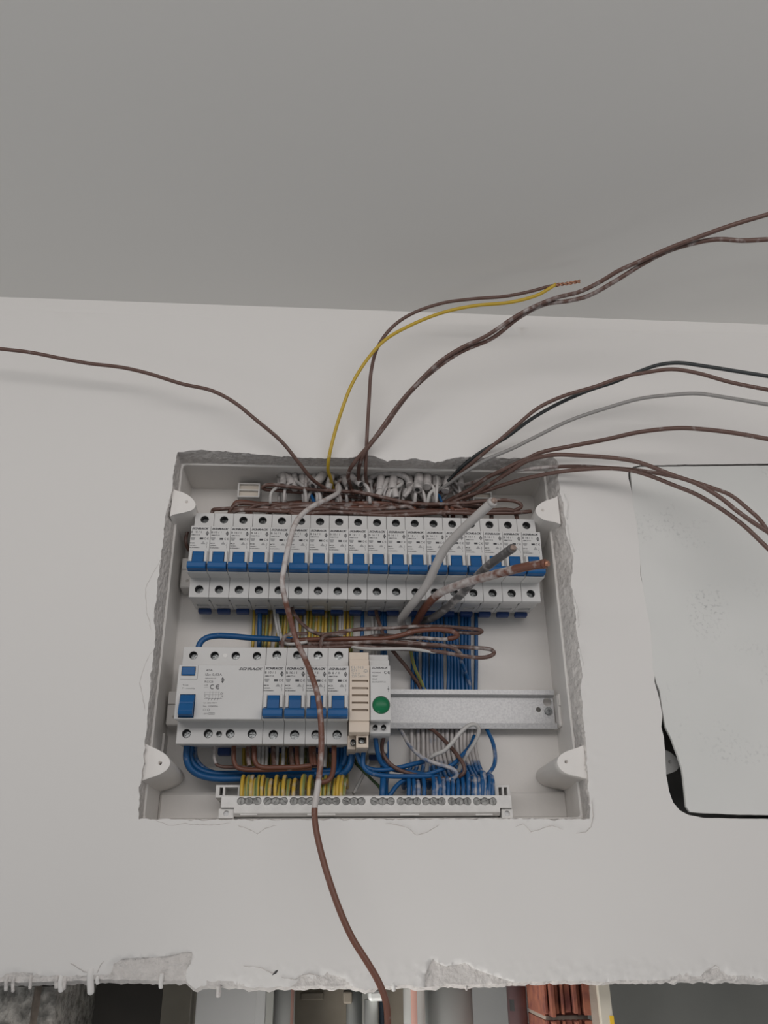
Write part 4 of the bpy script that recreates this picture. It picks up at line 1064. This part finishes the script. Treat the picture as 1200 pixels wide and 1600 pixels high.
wire('white_wire', 'whitish wire bowing down behind the hanging brown wire above the lower row', px((438, 990, 46), (441, 1001, 40), (448, 1006, 34), (462, 1006, 32), (480, 1003, 34)), 1.5, WHITE, dust=.25)
wire('white_wire', 'pale wire lying along the top of the beige module and lamp', px((538, 1006, 38), (552, 1011, 34), (575, 1014, 30), (610, 1014, 28), (640, 1014, 28), (680, 1019, 29)), 1.5, WHITE, dust=.2)
wire('earth_wire', 'thin green and yellow wire slanting behind the bare rail', px((640, 1005, 52), (644, 1028, 56), (649, 1046, 60), (657, 1063, 68), (664, 1080, 71), (668, 1110, 71)), 1.5, EARTH, dust=.05, spin=1.2)
wire('blue_wire', 'pale blue wire slanting down to the bare rail from the brown bundle', px((708, 1008, 40), (716, 1022, 48), (722, 1036, 56), (731, 1060, 68), (736, 1080, 71.5), (738, 1105, 72)), 1.7, BLUE, dust=.22)

# ------------------------------------------------------------------ wires below the lower row
GT = 'thick blue wires sagging under the wide device'
wire('thick_blue_wire', 'outer thick blue wire sagging from the wide device to the lamp side', px((292, 1152, 44), (292, 1168, 44), (291.5, 1185, 45), (297, 1200, 47), (310, 1210, 50), (335, 1216, 53), (380, 1216, 54), (430, 1213, 54), (480, 1212, 53), (515, 1213, 50), (535, 1209, 46), (546, 1197, 44), (550, 1180, 44), (550, 1160, 45)), 2.9, BLUE, dust=.04)
wire('thick_blue_wire', 'inner thick blue wire sagging under the wide device, behind the outer one', px((300, 1152, 50), (298, 1170, 50), (298, 1184, 51), (306, 1198, 53), (325, 1207, 56), (360, 1209, 59), (400, 1206, 60), (450, 1204, 60), (500, 1205, 58), (524, 1203, 54), (537, 1193, 51), (541, 1180, 50), (541, 1160, 51)), 2.7, BLUE, dust=.05)
wire('thick_blue_wire', 'short whitened blue wire between the two thick sagging ones', px((306, 1152, 56), (304, 1172, 56), (307, 1188, 56), (319, 1201, 58), (345, 1210, 62), (390, 1211, 65)), 2.3, BLUE, dust=.2)
for k, x in enumerate((526, 533)):
    wire('blue_wire', ['left of two short blue wires dropping beneath the third narrow lower breaker', 'right of two short blue wires dropping beneath the third narrow lower breaker'][k], px((x+2, 1150, 60), (x+2, 1172, 58), (x+1, 1190, 54), (x-4, 1205, 46), (x-14, 1210, 44), (x-34, 1209, 46)), 2.2, BLUE, dust=.04)
wire('brown_wire', 'whitened thin wire bent square below the wide device', px((336, 1150, 46), (335, 1168, 46), (335.5, 1188, 46), (339, 1195, 46), (348, 1198, 46), (370, 1198.5, 46), (400, 1199.5, 47)), 1.4, BROWN, dust=lambda t, p: .5 if t < .45 else .1)
wire('brown_wire', 'brown wire bent square under the wide device, lowest of the two', px((366, 1150, 44), (365.5, 1170, 43), (365.5, 1188, 42), (370, 1198, 41), (380, 1202, 40), (400, 1203, 40), (430, 1202.5, 40), (460, 1201, 40), (487, 1200, 40)), 2.0, REDB, dust=.12)
wire('brown_wire', 'brown wire bent square at the right foot of the wide device', px((397, 1150, 42), (397, 1170, 41), (398, 1188, 40), (403, 1196, 39), (412, 1199, 38), (440, 1199, 38), (470, 1198, 38), (486, 1196, 38)), 2.1, REDB, dust=.08)
for k, (x, c, d, nm) in enumerate(((388, REDB, .3, 'brown_wire'), (427, BROWN, .15, 'brown_wire'), (455, BROWN, .1, 'brown_wire'), (463.5, REDB, .06, 'brown_wire'), (486, REDB, .05, 'brown_wire'), (490.5, REDB, .1, 'brown_wire'))):
    wire(nm, '%s from the left of the short brown wires dropping below the lower row' % ORDW[k], px((x, 1150, 50), (x, 1170, 48), (x+.5, 1185, 46), (x+2, 1197, 44)), 2.0, c, 'short brown drops below the lower row', dust=d)
for k, (x, r_) in enumerate(((405, 1.8), (411, 1.6), (417, 1.5), (432.5, 2.0), (443, 1.8), (471, 2.7), (508.5, 1.7))):
    wire('white_wire', '%s from the left of the short whitened wires hanging below the lower row' % ORDW[k], px((x, 1150, 54), (x, 1172, 54), (x-.5, 1187, 54), (x-1.5, 1199, 53)), r_, WHITE, 'short whitened wires below the lower row', dust=.25)
wire('brown_wire', 'brown wire curling back under the last narrow breaker of the lower row', px((522, 1150, 36), (522, 1172, 33), (521.5, 1195, 29), (519, 1210, 26), (513, 1219, 24), (505, 1222, 24), (495, 1221, 26)), 2.2, REDB, dust=.06)
wire('blue_wire', 'left blue wire from the beige module, turning right below the lamp', px((555, 1150, 40), (556, 1166, 38), (560, 1182, 36), (566, 1195, 35), (580, 1202, 35), (600, 1203, 36), (625, 1199, 40), (645, 1194, 44), (662, 1190, 50)), 2.0, BLUE, dust=.04)
wire('blue_wire', 'right blue wire from the beige module, crossing lower to the right', px((570, 1150, 36), (569.5, 1166, 35), (567, 1184, 33), (568, 1197, 32), (576, 1206, 32), (592, 1211, 33), (615, 1213, 34), (640, 1213, 35), (665, 1213, 38), (685, 1212, 42)), 2.0, BLUE, dust=.04)
lb_ = wire('blue_wire', 'blue wire from the left terminal of the green lamp', px((586, 1146, 24), (587.5, 1160, 26), (590, 1175, 30), (596, 1192, 36), (610, 1201, 40), (640, 1206, 46), (670, 1211, 52)), 2.0, BLUE, dust=.04)
wire('blue_wire', 'broad blue wire end entering the bar below the green lamp', px((598.5, 1190, 50), (599, 1205, 42), (598.5, 1222, 33), (598, 1234, 30), (597.5, 1247, 30)), 2.6, BLUE, dust=.04)
wire('blue_wire', 'blue wire bending from the bar up to the right below the lamp', px((606, 1247, 32), (611, 1240, 32), (618, 1230, 34), (628, 1221, 37), (642, 1216, 41), (660, 1214, 46)), 1.9, BLUE, dust=.04)
wire('green_wire', 'thin dark green wire slanting down below the beige module', px((550, 1175, 62), (556, 1192, 58), (566, 1203, 54), (580, 1217, 48), (592, 1229, 42), (597, 1240, 36)), 1.3, GREEN, dust=.08)
wire('white_wire', 'thin whitish wire curving down behind the dark green one', px((580, 1160, 66), (577, 1180, 64), (572, 1200, 62), (562, 1222, 58), (552, 1240, 52)), 1.4, WHITE, dust=.2)
wire('blue_wire', 'whitened blue wire slanting from under the lamp, hooking back at right', px((613, 1095, 72.5), (620, 1128, 72.5), (624, 1137, 69.5), (630, 1147, 60), (640, 1165, 52), (655, 1180, 45), (668, 1188, 40), (685, 1194, 36), (704, 1200, 33), (712.5, 1206, 32), (713, 1212, 33), (707, 1217, 36), (690, 1219, 40), (660, 1217, 44), (640, 1215, 50)), 1.7, BLUE, dust=lambda t, p: .1 if t < .12 or t > .8 else .42)
wire('white_wire', 'bright whitish wire rising in a tall open loop under the rail', px((666, 1206, 52), (670, 1188, 46), (678, 1180, 40), (694, 1173, 36), (706, 1161, 34), (720, 1144, 34), (732, 1134, 34), (741, 1132, 35), (747.5, 1137, 37), (747, 1148, 40), (740, 1163, 44), (730, 1178, 48), (722, 1192, 52), (716, 1206, 56)), 1.8, WHITE, dust=lambda t, p: .25)
wire('blue_wire', 'blue wire bowing out at the far right below the rail', px((750, 1090, 72.5), (755, 1128, 72.5), (758.5, 1136, 69.5), (763, 1144, 63), (770, 1160, 58), (773.5, 1178, 54), (773, 1192, 50), (768, 1203, 46), (760, 1212, 44), (752, 1220, 46)), 1.8, BLUE, dust=.2)
wire('blue_wire', 'blue wire sloping left to right across the neutral wires', px((640, 1210, 46), (665, 1210, 40), (690, 1202, 38), (708, 1194, 40), (722, 1180, 46), (735, 1165, 58), (741, 1150, 68)), 1.8, BLUE, dust=.04)

# ------------------------------------------------------------------ the open shaft below the wall
def zcol(x0, x1, y, Y, d, z0=-620, z1=-250):
    a, b_ = at(x0, y, Y), at(x1, y, Y); return a.x, b_.x


ZL, ZH = -640, -338.5
nb = bmesh.new(); box(-700, 1100, 420, 440, -900, -100, bm=nb); box(-700, 1100, 92, 440, -110, -100, bm=nb)  # top slab added to shut out light from above the shaft
box(-720, -700, 92, 440, -900, -100, bm=nb); box(1100, 1120, 92, 440, -900, -100, bm=nb)
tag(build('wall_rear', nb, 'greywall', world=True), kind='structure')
# rough concrete jamb on the left
xa_, xb2 = at(-220, 1570, 20).x, at(86, 1570, 20).x
b = bmesh.new(); nx, nz = 60, 50
gr = [[None]*(nz+1) for _ in range(nx+1)]
for i in range(nx+1):
    for j in range(nz+1):
        X = xa_+(xb2-xa_)*i/nx; Z = ZL+(ZH-ZL)*j/nz
        h = 5*noise.noise(Vector((X*.06, Z*.06, 1)))+3*noise.noise(Vector((X*.2, Z*.2, 7)))+2*noise.noise(Vector((X*.5, Z*.5, 3)))
        gr[i][j] = b.verts.new((X+(1.5*noise.noise(Vector((1, Z*.2, 5))) if i == nx else 0), 22-h, Z))
for i in range(nx):
    for j in range(nz): b.faces.new((gr[i][j], gr[i+1][j], gr[i+1][j+1], gr[i][j+1])).smooth = True
for j in range(nz):
    q = [gr[nx][j], gr[nx][j+1]]; r_ = [b.verts.new((v.co.x, 140, v.co.z)) for v in q]
    b.faces.new((q[0], r_[0], r_[1], q[1]))
cj = build('wall_left', b, 'concrete', world=True); tag(cj, kind='structure')
b = bmesh.new(); p = at(53, 1575, 14)
prev = None
for k in range(14):
    z = at(53, 1540+k*14, 16).z; ww = 2.2+1.2*noise.noise(Vector((k*.7, 1, 1)))
    row = [b.verts.new((p.x-ww, 15.5, z)), b.verts.new((p.x, 12.5, z)), b.verts.new((p.x+ww+1, 15.5, z))]
    if prev:
        for j in (0, 1): b.faces.new((prev[j], prev[j+1], row[j+1], row[j]))
    prev = row
build('rust_streak', b, 'rust', cj, world=True)
# near-black back painting in the hollow's unlit depth, and its lighter right cheek
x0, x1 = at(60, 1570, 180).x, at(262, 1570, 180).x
t = tag(build('shade_panel', box(x0-20, x1+12, 180, 196, ZL, -300, 1), 'dark', world=True), 'near-black panel painting in the shade deep in the hollow beside the rough concrete', 'panel')
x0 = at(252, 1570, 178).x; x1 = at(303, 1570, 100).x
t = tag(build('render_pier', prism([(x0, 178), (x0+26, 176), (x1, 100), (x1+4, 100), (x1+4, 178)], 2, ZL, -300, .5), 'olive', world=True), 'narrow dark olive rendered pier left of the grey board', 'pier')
x0, x1 = at(306, 1570, 96).x, at(414, 1570, 96).x
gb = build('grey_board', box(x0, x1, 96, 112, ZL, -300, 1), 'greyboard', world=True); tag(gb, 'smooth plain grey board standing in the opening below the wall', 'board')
build('edge_strip', box(x1-7, x1+.5, 94, 96.2, ZL, -300, .4), 'greyboard', gb, world=True)


def vpipe(name, label, px0, px1, Y, mat, cat='pipe', parts=(), z1=-300):
    a, c = at(px0, 1570, Y), at(px1, 1570, Y); r = (c.x-a.x)/2; cx = (a.x+c.x)/2
    o = build(name, cyl((cx, Y, ZL), 2, r, z1-ZL, 40), mat, world=True); tag(o, label, cat)
    for nm, ang0, ang1, m, z0, z2 in parts:
        b = bmesh.new(); k = 6; rr = r*1.012; prev = None
        for i in range(k+1):
            t = math.radians(ang0+(ang1-ang0)*i/k)
            row = [b.verts.new((cx+rr*math.cos(t), Y+rr*math.sin(t), z)) for z in (z0, z2)]
            if prev: b.faces.new((prev[0], row[0], row[1], prev[1]))
            prev = row
        build(nm, b, m, o, world=True)
    return o


vpipe('water_pipe', 'slim glossy pale pipe with a painted pink highlight right of the grey board', 427, 461, 130, 'pipe_white', parts=[('highlight_strip', -52, -28, 'pink', ZL, -300)])
x0, x1 = at(462, 1570, 190).x, at(545, 1570, 190).x
tb_ = build('tan_board', box(x0-6, x1+8, 190, 204, ZL, -300, 1), 'tan', world=True); tag(tb_, 'blurry tan panel between the slim pale pipe and the white fitting', 'panel')
a, c = at(470, 1551, 186), at(535, 1562, 186); build('ledge', box(a.x, a.x+(c.x-a.x)*.55, 187, 191, c.z, a.z, 1), 'tan', tb_, world=True)
vf = vpipe('waste_pipe', 'grey plastic waste pipe with a white elbow behind the hanging wire', 541, 566, 160, 'pipe')
a, c = at(536, 1548, 150), at(550, 1567, 150); build('clip', box(a.x, c.x, 142, 160, c.z, a.z, 1.5, 2), 'tan', vf, world=True)
a, c = at(575, 1546, 120), at(602, 1563, 120); ee = box(a.x, c.x, 112, 140, c.z, a.z, 2.5, 2); build('elbow', ee, 'pipe_white', vf, world=True)
a, c = at(570, 1563, 122), at(592, 1640, 122); build('spigot', cyl(((a.x+c.x)/2, 130, ZL), 2, (c.x-a.x)/2, a.z-ZL, 20), 'pipe_white', vf, world=True)
x0, x1 = at(592, 1570, 135).x, at(604, 1570, 135).x
o = build('rubber_hose', cyl(((x0+x1)/2, 135, ZL), 2, (x1-x0)/2+.6, at(598, 1564, 135).z-ZL, 16, r2=(x1-x0)/2), 'navyrub', world=True); tag(o, 'dark blue rubber hose beside the white elbow', 'hose')
x0, x1 = at(605, 1570, 200).x, at(634, 1570, 200).x
o = build('tan_batten', box(x0-8, x1+2, 196, 210, ZL, -300, 1), 'tan', world=True); tag(o, 'tan batten right of the hanging wire, left of the big pipe', 'batten')
vpipe('water_pipe', 'slim white pipe with a painted reddish highlight touching the big glossy pipe', 630, 664, 88, 'pipe_white', parts=[('highlight_strip', -112, -80, 'pink', ZL, -300)])
vpipe('soil_pipe', 'big glossy grey vertical pipe in the opening below the wall', 655, 738, 118, 'pipe')
x0, x1 = at(700, 1570, 240).x, at(800, 1570, 240).x
o = build('grey_board', box(x0, x1+14, 240, 252, ZL, -300, 1), 'greyboard', world=True); tag(o, 'plain grey board behind the big glossy pipe, left of the mauve pipe', 'board')
vpipe('mauve_pipe', 'mauve pipe with a dark nick right of the big glossy pipe', 793, 823, 112, 'mauve', parts=[('nick', -150, -118, 'hole', at(797, 1580, 105).z, at(797, 1562, 105).z)])
x0, x1 = at(822, 1570, 150).x, at(860, 1570, 150).x
o = build('grey_strip', box(x0-6, x1, 150, 160, ZL, -300, .6), 'greyboard', world=True); tag(o, 'light grey strip between the mauve pipe and the red brick', 'panel')
# broken hollow brick, ribs exposed
x0, x1 = at(853, 1570, 40).x, at(926, 1570, 40).x
hb_ = empty('hollow_brick_pier', ((x0+x1)/2, 60, ZL), 'broken red hollow brick pier with exposed vertical ribs', 'brick pier')
zj = at(890, 1592, 40).z; edges = [0, .10, .22, .33, .42, .58, .70, .80, 1.0]
for zz0, zz1 in ((zj+.8, -325), (zj-120, zj-1.6)):
    nbv = bmesh.new()
    box(x0+1, x1-1, 52, 110, zz0, zz1, .5, bm=nbv)
    bo = build('brick', nbv, 'brick', hb_, world=True)
    for i, (a, c) in enumerate(zip(edges, edges[1:])):
        dy = [6, 0, 5, 1.5, 4, 0, 6, 1][i]
        build('rib', box(x0+(x1-x0)*a+.5, x0+(x1-x0)*c-.5, 40+dy, 52.5, zz0+rnd.uniform(0, 3), zz1, .6), 'brick', bo, world=True)
build('mortar_joint', box(x0+1.5, x1-1.5, 51, 108, zj-2.0, zj+1.2, .3), 'mortar', hb_, world=True)
pm = bmesh.new(); prev = None
for k in range(30):
    z = -325-k*9; xx = x1-1.5+2.2*noise.noise(Vector((k*.6, 2, 2)))
    row = [pm.verts.new((xx, 41+2*noise.noise(Vector((k*.8, 5, 2))), z)), pm.verts.new((xx+6, 38.5, z)), pm.verts.new((x1+6, 42.5, z))]
    if prev:
        for j in (0, 1): pm.faces.new((prev[j], prev[j+1], row[j+1], row[j]))
    prev = row
build('plaster_edge', pm, 'mortar', hb_, world=True)
x0, x1 = at(941, 1570, 34).x, at(956, 1570, 34).x
bt = build('corner_batten', box(x0-2, x1, 34, 42, ZL, -325, .5), 'batten', world=True); tag(bt, 'cream corner strip right of the red brick, marked with yellow tape', 'batten')
a, c = at(952, 1587, 34), at(958.5, 1640, 34); build('tape', box(a.x, x1+.3, 33.6, 40, c.z, a.z), 'yellow', bt, world=True)
